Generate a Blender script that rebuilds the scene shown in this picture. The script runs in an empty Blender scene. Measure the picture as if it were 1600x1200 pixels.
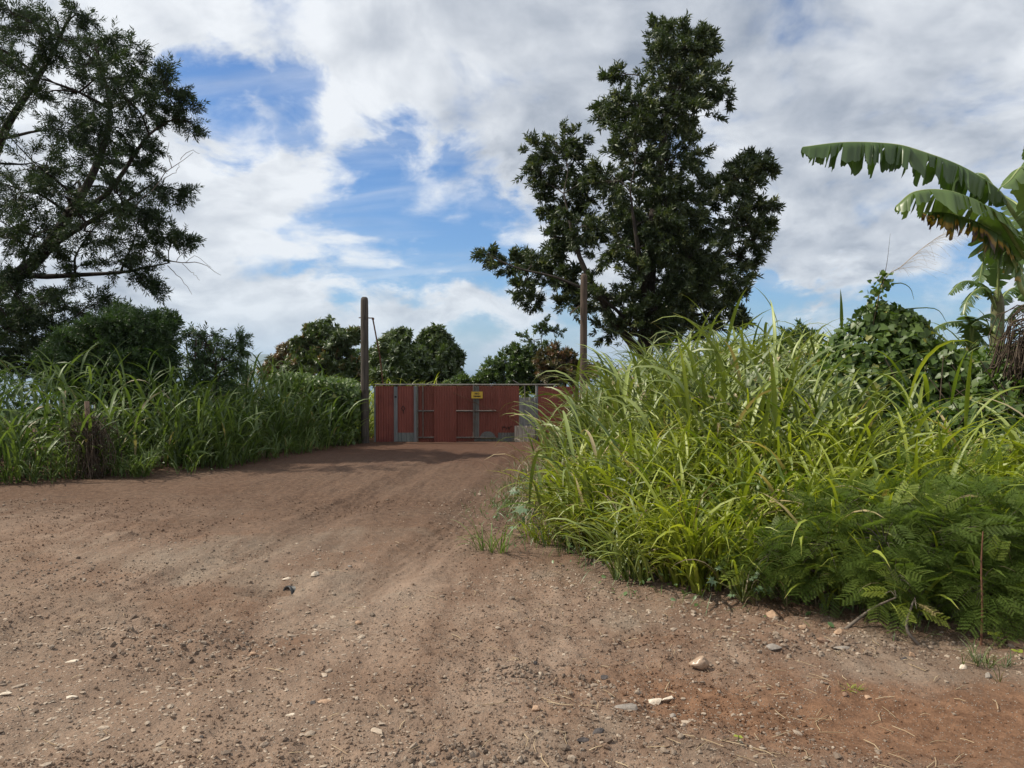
import bpy, bmesh, math, random
import numpy as np
from mathutils import Vector, Matrix

S = bpy.context.scene
COL = S.collection
R = math.radians
rng = np.random.default_rng(7)
random.seed(7)

# ------------------------------------------------------------------ camera
F = 1204.0            # focal length in pixels of the 1600 px wide photograph
PITCH = math.atan(27 / F)
EYE = np.array([0.0, 0.0, 1.6])
cam_d = bpy.data.cameras.new("camera")
cam_d.sensor_width = 36.0
cam_d.lens = 36.0 * F / 1600.0
cam_d.clip_start = 0.05
cam_d.clip_end = 120000
cam = bpy.data.objects.new("camera", cam_d)
cam.location = EYE
cam.rotation_euler = (math.pi / 2 - PITCH, 0, 0)
COL.objects.link(cam)
S.camera = cam

# ------------------------------------------------------------------ sun and sky
SUN_EL = R(50)
SUN_H = np.array([-0.99, 0.06]); SUN_H /= np.linalg.norm(SUN_H)
to_sun = Vector((SUN_H[0] * math.cos(SUN_EL), SUN_H[1] * math.cos(SUN_EL), math.sin(SUN_EL)))
sun_d = bpy.data.lights.new("sun", 'SUN')
sun_d.energy = 4.6
sun_d.angle = R(0.8)
sun_d.color = (1.0, 0.92, 0.78)
sun = bpy.data.objects.new("sun", sun_d)
sun.rotation_euler = to_sun.to_track_quat('Z', 'Y').to_euler()
COL.objects.link(sun)

S.view_settings.view_transform = 'Standard'
S.view_settings.look = 'None'
S.view_settings.exposure = 0.22
S.view_settings.gamma = 1.0
S.view_settings.use_curve_mapping = False
S.cycles.use_denoising = True
S.cycles.max_bounces = 6
S.cycles.diffuse_bounces = 3
S.cycles.glossy_bounces = 2
S.cycles.transmission_bounces = 3
S.cycles.transparent_max_bounces = 4
S.cycles.volume_bounces = 0
S.cycles.sample_clamp_indirect = 6.0
S.cycles.caustics_reflective = False
S.cycles.caustics_refractive = False


class NT:
    """small helper to write node trees"""
    def __init__(self, tree):
        self.t = tree
        self.n = tree.nodes
        self.n.clear()

    def add(self, typ, **kw):
        n = self.n.new(typ)
        for k, v in kw.items():
            setattr(n, k, v)
        return n

    def put(self, node, key, val):
        sock = node.inputs[key]
        if isinstance(val, bpy.types.NodeSocket):
            self.t.links.new(val, sock)
        elif val is not None:
            if isinstance(val, (tuple, list)) and len(val) == 3 and sock.type == 'RGBA':
                val = (*val, 1.0)
            sock.default_value = val

    def math(self, op, a, b=None, c=None, clamp=False):
        n = self.add('ShaderNodeMath', operation=op, use_clamp=clamp)
        self.put(n, 0, a)
        if b is not None: self.put(n, 1, b)
        if c is not None: self.put(n, 2, c)
        return n.outputs[0]

    def vmath(self, op, a, b=None, scale=None):
        n = self.add('ShaderNodeVectorMath', operation=op)
        self.put(n, 0, a)
        if b is not None: self.put(n, 1, b)
        if scale is not None: self.put(n, 3, scale)
        return n.outputs['Value'] if op in ('DOT_PRODUCT', 'LENGTH', 'DISTANCE') else n.outputs[0]

    def noise(self, vec, scale, detail=4, rough=0.55, dist=0.0, out='Fac'):
        n = self.add('ShaderNodeTexNoise')
        if vec is not None: self.put(n, 'Vector', vec)
        self.put(n, 'Scale', scale); self.put(n, 'Detail', detail)
        self.put(n, 'Roughness', rough); self.put(n, 'Distortion', dist)
        return n.outputs[out]

    def step(self, x, lo, hi, a=0.0, b=1.0):
        n = self.add('ShaderNodeMapRange', interpolation_type='SMOOTHSTEP')
        self.put(n, 'Value', x); self.put(n, 'From Min', lo); self.put(n, 'From Max', hi)
        self.put(n, 'To Min', a); self.put(n, 'To Max', b)
        return n.outputs[0]

    def mix(self, fac, a, b, blend='MIX'):
        n = self.add('ShaderNodeMix', data_type='RGBA', blend_type=blend)
        self.put(n, 0, fac); self.put(n, 6, a); self.put(n, 7, b)
        return n.outputs[2]


def view_dir(px, py):
    v = np.array([(px - 800) / F, 1.0, -(py - 600) / F])
    c, s = math.cos(PITCH), math.sin(PITCH)
    w = np.array([v[0], v[1] * c + v[2] * s, -v[1] * s + v[2] * c])
    return w / np.linalg.norm(w)


def build_world():
    w = bpy.data.worlds.new("World")
    S.world = w
    w.use_nodes = True
    k = NT(w.node_tree)
    out = k.add('ShaderNodeOutputWorld')
    bg = k.add('ShaderNodeBackground')
    sky = k.add('ShaderNodeTexSky', sky_type='NISHITA')
    sky.sun_disc = False
    sky.sun_elevation = SUN_EL
    sky.sun_rotation = math.atan2(SUN_H[0], SUN_H[1]) % (2 * math.pi)
    sky.altitude = 150
    sky.air_density = 1.0
    sky.dust_density = 0.6
    sky.ozone_density = 2.0
    tc = k.add('ShaderNodeTexCoord')
    d = tc.outputs['Generated']
    sep = k.add('ShaderNodeSeparateXYZ'); k.put(sep, 0, d)
    zc = k.math('MAXIMUM', sep.outputs[2], 0.0)
    den = k.math('ADD', zc, 0.42)
    cmb = k.add('ShaderNodeCombineXYZ')
    k.put(cmb, 0, k.math('DIVIDE', sep.outputs[0], den))
    k.put(cmb, 1, k.math('DIVIDE', sep.outputs[1], den))
    p = cmb.outputs[0]
    warp = k.noise(p, 1.6, 3, 0.5, out='Color')
    wv = k.vmath('SCALE', k.vmath('SUBTRACT', warp, (0.5, 0.5, 0.5)), scale=0.30)
    pw = k.vmath('ADD', p, wv)
    big = k.noise(pw, 1.7, 3, 0.5)
    med = k.noise(pw, 4.6, 8, 0.57, 0.0)
    dens = k.math('ADD', k.math('MULTIPLY', big, 0.62), k.math('MULTIPLY', med, 0.98))
    # blue breaks between the clouds (direction, inner and outer angle, depth)
    holes = [((345, 180), 0.5, 5.0, 0.30), ((440, 165), 0.5, 4.0, 0.23), ((470, 215), .3, 2.5, .16), ((620, 320), 1.0, 7.0, 0.32),
             ((720, 340), 1.0, 6.5, 0.34), ((520, 345), 0.5, 5.0, 0.20), ((800, 385), .5, 5.0, .25), ((730, 545), 0.5, 4.5, 0.30),
             ((1200, 515), 1.0, 5.0, 0.36), ((1350, 505), 1.0, 5.0, 0.34), ((1480, 500), 1.0, 6.0, 0.34),
             ((560, 375), 0.5, 5.0, 0.24), ((665, 390), 0.5, 5.0, 0.26), ((1560, 300), 0.5, 5.0, 0.16), ((1380, 290), .5, 5, .10), ((870, 530), 0.5, 4.5, 0.26)]
    wob = k.vmath('SCALE', k.vmath('SUBTRACT', k.noise(pw, 7.0, 6, 0.62, out='Color'), (0.5, 0.5, 0.5)), scale=0.16)
    dw = k.vmath('NORMALIZE', k.vmath('ADD', d, wob))
    tot = None
    for (px, py), a0, a1, amt in holes:
        v = view_dir(px, py)
        dt = k.vmath('DOT_PRODUCT', dw, tuple(float(q) for q in v))
        m = k.step(dt, math.cos(R(a1)), math.cos(R(a0)), 0.0, amt)
        tot = m if tot is None else k.math('MAXIMUM', tot, m)
    dens = k.math('SUBTRACT', dens, tot)
    cover = k.step(dens, 0.45, 0.74)
    # thin streaks of high cloud inside the breaks
    st = k.add('ShaderNodeMapping'); k.put(st, 'Vector', p)
    st.inputs['Scale'].default_value = (0.9, 5.0, 1.0)
    st.inputs['Rotation'].default_value = (0, 0, R(12))
    streak = k.step(k.noise(st.outputs[0], 2.0, 6, 0.55, 0.4), 0.42, 0.80, 0.0, 0.50)
    cover = k.math('MAXIMUM', cover, streak)
    # shading of the clouds themselves: light rims, grey bodies
    off = k.vmath('ADD', pw, (-0.06, 0.07, 0.0))
    med2 = k.noise(off, 4.6, 6, 0.55, 0.0)
    relief = k.math('SUBTRACT', med, med2)
    body = k.step(k.noise(p, 1.3, 3, 0.5), 0.36, 0.68)
    thick = k.step(dens, 0.62, 1.0)
    sh = k.math('MULTIPLY', thick, k.math('ADD', k.math('MULTIPLY', body, 0.75), 0.25))
    bank = k.step(k.vmath('DOT_PRODUCT', d, tuple(float(q) for q in view_dir(1190, 60))), math.cos(R(30)), math.cos(R(4)), 0.0, 0.44)
    fluff = k.step(k.noise(pw, 8.0, 8, 0.55), 0.35, 0.70, -0.16, 0.16)
    lum = k.math('SUBTRACT', 1.0, k.math('MULTIPLY', sh, 0.70))
    lum = k.math('SUBTRACT', lum, bank)
    lum = k.math('ADD', k.math('ADD', lum, fluff), k.math('MULTIPLY', relief, 2.0))
    lum = k.math('MINIMUM', k.math('MAXIMUM', lum, 0.0), 1.15)
    ccol = k.mix(lum, (2.75, 3.15, 3.90), (7.7, 7.95, 8.3))
    col = k.mix(1.0, sky.outputs[0], (0.52, 0.80, 1.12), 'MULTIPLY')
    col = k.mix(cover, col, ccol)
    low = k.step(sep.outputs[2], 0.0, 0.08, 0.28, 0.0)          # pale air above the sea
    col = k.mix(low, col, (4.7, 5.6, 7.0))
    k.put(bg, 'Color', col)
    k.put(bg, 'Strength', 0.10)
    k.t.links.new(bg.outputs[0], out.inputs[0])
    w.cycles.sampling_method = 'MANUAL'
    w.cycles.sample_map_resolution = 512


build_world()

# ------------------------------------------------------------------ geometry helpers
def P(px, py, d):
    """point at depth d (metres along +Y) seen at photograph pixel px, py"""
    v = view_dir(px, py)
    return EYE + v * (d / v[1])


def nrm(a):
    return a / np.maximum(np.linalg.norm(a, axis=-1, keepdims=True), 1e-9)


class MB:
    """collects triangles / quads with per-vertex rnd (leaf to leaf) and tt (along the leaf) values"""
    def __init__(self):
        self.v, self.f3, self.f4, self.r, self.t = [], [], [], [], []
        self.n = 0

    def add(self, v, f, r=0.5, t=0.0):
        v = np.asarray(v, float).reshape(-1, 3)
        f = np.asarray(f, np.int64)
        (self.f3 if f.shape[1] == 3 else self.f4).append(f + self.n)
        self.v.append(v)
        self.r.append(np.broadcast_to(np.asarray(r, float), (len(v),)))
        self.t.append(np.broadcast_to(np.asarray(t, float), (len(v),)))
        self.n += len(v)
        return self

    def inst(self, tmpl, M, T, r):
        """copy template (v, f, t) by N matrices M (N,3,3) and offsets T (N,3)"""
        v, f, t = tmpl
        N, k = len(T), len(v)
        if N == 0: return self
        W = np.einsum('nij,kj->nki', M, v) + T[:, None, :]
        ff = (f[None] + (np.arange(N) * k)[:, None, None]).reshape(-1, f.shape[1])
        rr = np.repeat(r, k) + np.tile(np.linspace(-.06, .06, k), N)
        return self.add(W.reshape(-1, 3), ff, rr, np.tile(t, N))

    def box(self, c, s, r=0.5, rot=None):
        x, y, z = np.array(s) / 2
        v = np.array([[i * x, j * y, l * z] for i in (-1, 1) for j in (-1, 1) for l in (-1, 1)])
        if rot is not None: v = v @ np.asarray(rot).T
        f = [[0, 1, 3, 2], [4, 6, 7, 5], [0, 4, 5, 1], [2, 3, 7, 6], [0, 2, 6, 4], [1, 5, 7, 3]]
        return self.add(v + np.array(c), f, r)

    def tube(self, pts, rad, sides=6, r=0.5, cap=True):
        pts = np.asarray(pts, float); n = len(pts)
        rad = np.broadcast_to(np.asarray(rad, float), (n,))
        tan = nrm(np.gradient(pts, axis=0))
        up = np.array([0, 0, 1.0]) if abs(tan[0][2]) < 0.9 else np.array([1.0, 0, 0])
        a = nrm(np.cross(tan, up)); b = np.cross(tan, a)
        an = np.linspace(0, 2 * math.pi, sides, endpoint=False)
        ring = a[:, None] * np.cos(an)[None, :, None] + b[:, None] * np.sin(an)[None, :, None]
        v = pts[:, None] + ring * rad[:, None, None]
        i = np.arange(n - 1)[:, None] * sides; j = np.arange(sides)[None]; j2 = (j + 1) % sides
        f = np.stack([i + j, i + j2, i + sides + j2, i + sides + j], -1).reshape(-1, 4)
        self.add(v.reshape(-1, 3), f, r, np.repeat(np.linspace(0, 1, n), sides))
        if cap:
            for e, ii in ((pts[0], 0), (pts[-1], (n - 1) * sides)):
                rg = v.reshape(-1, 3)[ii:ii + sides]
                vv = np.vstack([rg, e[None]])
                ff = [[q, (q + 1) % sides, sides] for q in range(sides)]
                self.add(vv, ff, r, 0.0 if ii == 0 else 1.0)
        return self

    def build(self, name, mat, parent=None, smooth=True, origin=None):
        me = bpy.data.meshes.new(name)
        if self.n:
            V = np.concatenate(self.v)
            if origin is not None: V = V - np.asarray(origin)
            f3 = np.concatenate(self.f3) if self.f3 else np.zeros((0, 3), np.int64)
            f4 = np.concatenate(self.f4) if self.f4 else np.zeros((0, 4), np.int64)
            me.vertices.add(len(V)); me.vertices.foreach_set('co', V.ravel())
            nl = len(f3) * 3 + len(f4) * 4
            me.loops.add(nl)
            me.loops.foreach_set('vertex_index', np.concatenate([f3.ravel(), f4.ravel()]).astype(np.int32))
            me.polygons.add(len(f3) + len(f4))
            st = np.concatenate([np.arange(len(f3)) * 3, len(f3) * 3 + np.arange(len(f4)) * 4]).astype(np.int32)
            me.polygons.foreach_set('loop_start', st)
            me.polygons.foreach_set('use_smooth', np.full(len(st), smooth))
            for nm, arr in (('rnd', self.r), ('tt', self.t)):
                at = me.attributes.new(nm, 'FLOAT', 'POINT')
                at.data.foreach_set('value', np.concatenate(arr).astype(np.float32))
            me.update(calc_edges=True)
            me.validate()
        if mat is not None: me.materials.append(mat)
        o = bpy.data.objects.new(name, me)
        COL.objects.link(o)
        if origin is not None: o.location = origin
        if parent is not None:
            o.parent = parent
            if origin is None:
                o.matrix_parent_inverse = Matrix.Translation(parent.location).inverted()
            else:
                o.location = np.asarray(origin) - np.array(parent.location)
        return o


def tag(o, label=None, cat=None, group=None, kind=None):
    if label: o['label'] = label
    if cat: o['category'] = cat
    if group: o['group'] = group
    if kind: o['kind'] = kind
    return o


def thing(name, loc, label, cat, group=None):
    o = bpy.data.objects.new(name, None)
    o.empty_display_size = 0.2
    o.location = [float(q) for q in loc]
    COL.objects.link(o)
    return tag(o, label, cat, group)


def spline(pts, n=12):
    """Catmull-Rom through pts"""
    p = np.asarray(pts, float)
    p = np.vstack([2 * p[0] - p[1], p, 2 * p[-1] - p[-2]])
    m = len(p) - 3
    u = np.linspace(0, m - 1e-6, n)
    i = u.astype(int); t = (u - i)[:, None]
    a, b, c, d = p[i], p[i + 1], p[i + 2], p[i + 3]
    return 0.5 * (2 * b + (c - a) * t + (2 * a - 5 * b + 4 * c - d) * t ** 2 + (3 * b - a - 3 * c + d) * t ** 3)


def hash2(ix, iy, seed):
    h = (ix.astype(np.int64) * 374761393 + iy.astype(np.int64) * 668265263 + seed * 1442695041) & 0x7fffffff
    h = ((h ^ (h >> 13)) * 1274126177) & 0x7fffffff
    return ((h ^ (h >> 16)) & 0xffff) / 65535.0


def vnoise(x, y, seed=0):
    ix, iy = np.floor(x), np.floor(y)
    fx, fy = x - ix, y - iy
    fx = fx * fx * (3 - 2 * fx); fy = fy * fy * (3 - 2 * fy)
    a = hash2(ix, iy, seed); b = hash2(ix + 1, iy, seed); c = hash2(ix, iy + 1, seed); d = hash2(ix + 1, iy + 1, seed)
    return (a * (1 - fx) + b * fx) * (1 - fy) + (c * (1 - fx) + d * fx) * fy


def fbm(x, y, seed=0, oct=4, gain=0.5):
    s, a, tot = 0.0, 1.0, 0.0
    for o in range(oct):
        s = s + a * vnoise(x * 2 ** o + 17.3 * o, y * 2 ** o - 9.1 * o, seed + o)
        tot += a; a *= gain
    return s / tot


def sstep(a, b, x):
    t = np.clip((x - a) / (b - a), 0, 1)
    return t * t * (3 - 2 * t)


def edge_dist(poly, x, y, side):
    """signed distance to an open polyline, positive on the given side (+1 right of travel)"""
    x = np.asarray(x, float); y = np.asarray(y, float)
    best = np.full(x.shape, 1e9); sg = np.zeros(x.shape)
    for (x0, y0), (x1, y1) in zip(poly[:-1], poly[1:]):
        dx, dy = x1 - x0, y1 - y0
        t = np.clip(((x - x0) * dx + (y - y0) * dy) / (dx * dx + dy * dy), 0, 1)
        ex, ey = x - x0 - t * dx, y - y0 - t * dy
        dd = np.hypot(ex, ey)
        cr = -(dx * (y - y0) - dy * (x - x0))
        up = dd < best - 1e-9
        best = np.where(up, dd, best); sg = np.where(up, np.sign(cr), sg)
    return best * sg * side


EDGE_R = [(9.0, 3.2), (5.2, 4.1), (3.3, 4.85), (1.85, 5.5), (1.0, 6.05), (0.32, 7.5), (-0.25, 10.2), (0.05, 13.0), (0.40, 16.0), (0.95, 21.8), (1.1, 23.2)]
EDGE_L = [(-30, 9.0), (-14, 11.6), (-8.3, 12.6), (-5.9, 14.4), (-5.3, 18.2), (-4.55, 22.0), (-4.5, 24.0)]


def right_d(x, y): return edge_dist(EDGE_R, x, y, 1)
def left_d(x, y): return edge_dist(EDGE_L, x, y, -1)


PIPE = np.array([-1.83, 6.25])


def height(x, y):
    x = np.asarray(x, float); y = np.asarray(y, float)
    z = -0.028 * np.clip(y, -40, 60) - 0.055 * np.clip(y - 60, 0, 6000)
    z = z - 0.004 * np.clip(np.abs(x) - 60, 0, 3000)
    near = np.exp(-np.maximum(y - 14, 0) / 12.0)
    rd, ld = right_d(x, y), left_d(x, y)
    inside = (y < 23.0) & (y > -6)
    z = z + np.where(inside & (rd > 0), 0.85 * sstep(0.1, 4.2, rd) * sstep(23.0, 17.0, y), 0)
    z = z + np.where(ld > 0, 0.25 * sstep(0.1, 2.0, ld) * sstep(26, 21, y), 0)
    z = z + (fbm(x * 0.45, y * 0.45, 3, 3) - 0.5) * 0.10 * near
    z = z + (fbm(x * 2.3, y * 2.3, 11, 3) - 0.5) * 0.075 * near
    rough = sstep(0.42, 0.62, fbm(x * 0.8 + 4, y * 0.8, 21, 2))
    z = z + (fbm(x * 11, y * 11, 31, 3, 0.6) - 0.5) * (0.014 + 0.046 * rough) * near
    # wheel ruts that swing in from the left and run up to the gate
    cx = -1.9 + 0.10 * (y - 5) - 0.035 * np.maximum(9 - y, 0) ** 2
    for o in (-0.85, 0.85):
        u_ = x - cx - o
        z = z - (0.045 * np.exp(-(u_ / 0.24) ** 2) - 0.018 * np.exp(-((np.abs(u_) - 0.36) / 0.10) ** 2)) * sstep(2, 5, y) * sstep(22, 18, y)
        z = z + 0.006 * np.sin(u_ * 60 + 2 * vnoise(x * 2, y * .6, 8)) * np.exp(-(u_ / 0.22) ** 4) * sstep(3, 5, y) * sstep(13, 9, y)
    c2 = 2.6 - 0.25 * (x - 1.5)
    z = z - 0.05 * np.exp(-((y - c2 - 1.25) / 0.28) ** 2) * sstep(0.0, 1.0, x)
    # scour around the pipe mouth
    ux, uy = x - PIPE[0] + 0.13, y - PIPE[1] + 0.07
    z = z - 0.15 * np.exp(-(ux / 0.17) ** 2 - (uy / 0.12) ** 2) + 0.055 * np.exp(-((x - PIPE[0] - .16) / 0.16) ** 2 - ((y - PIPE[1] - .16) / 0.16) ** 2)
    return z


def ground_at(px, py):
    v = view_dir(px, py)
    lo, hi = 1.0, 60.0
    for _ in range(50):
        m = (lo + hi) / 2
        p = EYE + v * m
        if p[2] > float(height(p[0], p[1])): lo = m
        else: hi = m
    p = EYE + v * lo
    return np.array([p[0], p[1], float(height(p[0], p[1]))])


# ------------------------------------------------------------------ materials
def material(name):
    m = bpy.data.materials.new(name)
    m.use_nodes = True
    return m, NT(m.node_tree)


def finish(k, shader, disp=None):
    o = k.add('ShaderNodeOutputMaterial')
    k.t.links.new(shader, o.inputs[0])


def attr(k, name):
    return k.add('ShaderNodeAttribute', attribute_name=name).outputs['Fac']


def leaf_mat(name, dark, light, tip=None, tip_at=(0.8, 1.0), odd=None, odd_at=0.93, transl=0.35, gloss=0.08, rough=0.45, glow=None):
    m, k = material(name)
    r, t = attr(k, 'rnd'), attr(k, 'tt')
    pos = k.add('ShaderNodeNewGeometry').outputs['Position']
    patch = k.noise(pos, 0.9, 2, 0.5)
    f = k.math('ADD', k.math('MULTIPLY', r, 0.75), k.math('MULTIPLY', k.math('SUBTRACT', patch, 0.35), 0.8), clamp=True)
    c = k.mix(f, dark, light)
    if tip: c = k.mix(k.step(t, *tip_at), c, tip)
    if odd: c = k.mix(k.step(r, odd_at, odd_at + 0.03), c, odd)
    d = k.add('ShaderNodeBsdfDiffuse'); k.put(d, 'Color', c)
    tr = k.add('ShaderNodeBsdfTranslucent')
    k.put(tr, 'Color', k.mix(1.0, c, glow or (1.25, 1.35, 0.55), 'MULTIPLY'))
    mx = k.add('ShaderNodeMixShader'); k.put(mx, 0, transl)
    k.t.links.new(d.outputs[0], mx.inputs[1]); k.t.links.new(tr.outputs[0], mx.inputs[2])
    g = k.add('ShaderNodeBsdfGlossy'); k.put(g, 'Color', (1, 1, 1)); k.put(g, 'Roughness', rough)
    lw = k.add('ShaderNodeLayerWeight'); k.put(lw, 'Blend', 0.25)
    m2 = k.add('ShaderNodeMixShader')
    k.put(m2, 0, k.math('ADD', gloss * 0.5, k.math('MULTIPLY', lw.outputs['Facing'], gloss)))
    k.t.links.new(mx.outputs[0], m2.inputs[1]); k.t.links.new(g.outputs[0], m2.inputs[2])
    finish(k, m2.outputs[0])
    return m


def solid_mat(name, a, b, scale=6.0, stretch=(1, 1, 1), rough=0.85, bump=0.3, spec=0.25, metallic=0.0, spots=None, spot_at=(0.62, 0.7), detail=5, coords='Object'):
    m, k = material(name)
    tc = k.add('ShaderNodeTexCoord')
    mp = k.add('ShaderNodeMapping'); k.put(mp, 'Vector', tc.outputs[coords])
    mp.inputs['Scale'].default_value = stretch
    n = k.noise(mp.outputs[0], scale, detail, 0.6)
    c = k.mix(k.step(n, 0.3, 0.7), a, b)
    if spots:
        n2 = k.noise(tc.outputs[coords], scale * 0.37, 4, 0.6)
        c = k.mix(k.step(n2, *spot_at), c, spots)
    b_ = k.add('ShaderNodeBsdfPrincipled')
    k.put(b_, 'Base Color', c); k.put(b_, 'Roughness', rough); k.put(b_, 'Metallic', metallic)
    k.put(b_, 'Specular IOR Level', spec)
    if bump:
        bp = k.add('ShaderNodeBump'); k.put(bp, 'Strength', bump); k.put(bp, 'Distance', 0.02); k.put(bp, 'Height', n)
        k.t.links.new(bp.outputs[0], b_.inputs['Normal'])
    finish(k, b_.outputs[0])
    return m


def ground_mat():
    m, k = material("red_dirt")
    pos = k.add('ShaderNodeNewGeometry').outputs['Position']
    big = k.noise(pos, 0.33, 3, 0.5, 0.6)
    mid = k.noise(pos, 1.7, 5, 0.6, 0.3)
    fine = k.noise(pos, 14, 6, 0.65)
    vfine = k.noise(pos, 70, 4, 0.6)
    f = k.math('ADD', k.math('MULTIPLY', big, 0.6), k.math('MULTIPLY', mid, 0.5))
    c = k.mix(k.step(f, 0.40, 0.68), (0.144, 0.090, 0.061), (0.245, 0.180, 0.136))
    red = k.step(k.noise(k.vmath('ADD', pos, (31, 7, 0)), 0.8, 4, 0.6, 0.5), 0.55, 0.72, 0, 0.50)
    c = k.mix(red, c, (0.150, 0.082, 0.048))
    grey = k.step(k.noise(k.vmath('ADD', pos, (3, 57, 0)), 0.6, 4, 0.6, 0.5), 0.47, 0.67, 0, 0.65)
    c = k.mix(grey, c, (0.212, 0.176, 0.138))
    st_ = k.add('ShaderNodeMapping'); k.put(st_, 'Vector', pos)
    st_.inputs['Scale'].default_value = (3.2, 0.35, 1.0); st_.inputs['Rotation'].default_value = (0, 0, R(-14))
    c = k.mix(k.step(k.noise(st_.outputs[0], 1.6, 5, 0.6, 0.2), 0.42, 0.66, 0.0, 0.55), c, (0.120, 0.076, 0.053))
    # redder loose soil in the rut at the right, greyer packed earth at the left
    s0 = k.add('ShaderNodeSeparateXYZ'); k.put(s0, 0, pos)
    rut = k.math('ADD', k.math('ADD', s0.outputs[1], k.math('MULTIPLY', s0.outputs[0], 0.25)), k.math('MULTIPLY', k.math('SUBTRACT', mid, 0.5), 1.6))
    rut = k.math('MULTIPLY', k.step(k.math('ABSOLUTE', k.math('SUBTRACT', rut, 4.2)), 0.75, 0.15), k.step(s0.outputs[0], 0.1, 0.9, 0.0, 0.85))
    c = k.mix(rut, c, k.mix(k.step(fine, 0.3, 0.7), (0.120, 0.062, 0.035), (0.185, 0.104, 0.062)))
    pack = k.step(k.math('ADD', k.math('ADD', s0.outputs[1], k.math('MULTIPLY', s0.outputs[0], 0.8)), k.math('MULTIPLY', mid, 1.2)), 4.4, 3.4, 0.0, 0.45)
    c = k.mix(pack, c, (0.230, 0.172, 0.130))
    # the packed track near the gate is a darker, redder brown
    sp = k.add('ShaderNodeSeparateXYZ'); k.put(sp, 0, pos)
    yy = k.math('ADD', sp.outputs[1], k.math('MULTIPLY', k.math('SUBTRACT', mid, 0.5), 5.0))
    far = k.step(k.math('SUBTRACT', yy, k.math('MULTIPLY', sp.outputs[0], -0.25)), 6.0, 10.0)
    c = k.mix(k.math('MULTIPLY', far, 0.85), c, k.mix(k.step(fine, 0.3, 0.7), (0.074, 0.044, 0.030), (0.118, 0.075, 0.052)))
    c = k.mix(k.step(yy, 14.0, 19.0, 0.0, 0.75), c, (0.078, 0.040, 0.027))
    c = k.mix(k.step(fine, 0.30, 0.72, 0.0, 0.45), c, k.mix(1.0, c, (1.55, 1.5, 1.45), 'MULTIPLY'))
    c = k.mix(k.step(vfine, 0.60, 0.30, 0.0, 0.5), c, k.mix(1.0, c, (0.55, 0.52, 0.5), 'MULTIPLY'))
    # grit: small pale and dark grains
    v = k.add('ShaderNodeTexVoronoi'); k.put(v, 'Vector', pos); k.put(v, 'Scale', 85.0)
    hs = k.add('ShaderNodeSeparateColor'); k.put(hs, 0, v.outputs['Color'])
    grain = k.math('MULTIPLY', k.step(v.outputs['Distance'], 0.42, 0.25), k.step(hs.outputs[0], 0.72, 0.78))
    grain = k.math('MULTIPLY', grain, k.step(far, 1.0, 0.0, 0.25, 1.0))
    c = k.mix(k.math('MULTIPLY', grain, 0.8), c, k.mix(hs.outputs[1], (0.20, 0.155, 0.125), (0.46, 0.40, 0.33)))
    grass_land = k.step(sp.outputs[1], 26.0, 40.0)
    c = k.mix(grass_land, c, (0.045, 0.075, 0.025))
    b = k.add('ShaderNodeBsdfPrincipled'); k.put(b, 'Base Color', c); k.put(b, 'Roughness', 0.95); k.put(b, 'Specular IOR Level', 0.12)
    h = k.math('ADD', k.math('MULTIPLY', fine, 0.6), k.math('ADD', k.math('MULTIPLY', vfine, 0.22), k.math('MULTIPLY', grain, 0.15)))
    bp = k.add('ShaderNodeBump'); k.put(bp, 'Strength', 1.0); k.put(bp, 'Distance', 0.045); k.put(bp, 'Height', h)
    k.t.links.new(bp.outputs[0], b.inputs['Normal'])
    finish(k, b.outputs[0])
    return m


def stone_mat(name, a, b):
    """stones: colour from stone to stone by rnd"""
    m, k = material(name)
    r = attr(k, 'rnd')
    pos = k.add('ShaderNodeNewGeometry').outputs['Position']
    n = k.noise(pos, 60, 3, 0.6)
    c = k.mix(r, a, b)
    c = k.mix(k.step(n, 0.35, 0.7, 0, 0.5), c, k.mix(1.0, c, (0.6, 0.52, 0.45), 'MULTIPLY'))
    s = k.add('ShaderNodeBsdfPrincipled'); k.put(s, 'Base Color', c); k.put(s, 'Roughness', 0.9); k.put(s, 'Specular IOR Level', 0.2)
    bp = k.add('ShaderNodeBump'); k.put(bp, 'Strength', 0.5); k.put(bp, 'Distance', 0.01); k.put(bp, 'Height', n)
    k.t.links.new(bp.outputs[0], s.inputs['Normal'])
    finish(k, s.outputs[0])
    return m


M = {}
M['ground'] = ground_mat()
M['gravel'] = stone_mat('gravel_stone', (0.12, 0.088, 0.068), (0.40, 0.33, 0.26))
M['white_stone'] = solid_mat('pale_coral_stone', (0.62, 0.55, 0.45), (0.42, 0.34, 0.26), 22, bump=0.6)
M['tan_stone'] = solid_mat('tan_stone', (0.40, 0.27, 0.18), (0.28, 0.18, 0.12), 25, bump=0.6)
M['grey_stone'] = solid_mat('grey_stone', (0.27, 0.24, 0.21), (0.17, 0.145, 0.125), 25, bump=0.6)
M['dark_stone'] = solid_mat('dark_basalt', (0.055, 0.05, 0.05), (0.10, 0.085, 0.08), 25, bump=0.6)
M['brown_stone'] = solid_mat('dusty_brown_stone', (0.24, 0.15, 0.10), (0.15, 0.095, 0.07), 25, bump=0.6)
M['bark'] = solid_mat('dark_bark', (0.022, 0.018, 0.015), (0.055, 0.044, 0.036), 5, (3, 3, 0.6), bump=0.8)
M['bark_pale'] = solid_mat('grey_twig_bark', (0.10, 0.085, 0.07), (0.17, 0.14, 0.115), 8, (2, 2, 0.6), bump=0.3)
M['pole'] = solid_mat('weathered_pole_wood', (0.040, 0.034, 0.029), (0.115, 0.096, 0.080), 9, (5, 5, 0.25), bump=0.7, spots=(0.045, 0.036, 0.030), spot_at=(0.58, 0.70))
M['pole_brown'] = solid_mat('brown_pole_wood', (0.055, 0.040, 0.031), (0.125, 0.090, 0.068), 9, (5, 5, 0.25), bump=0.7)
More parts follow.
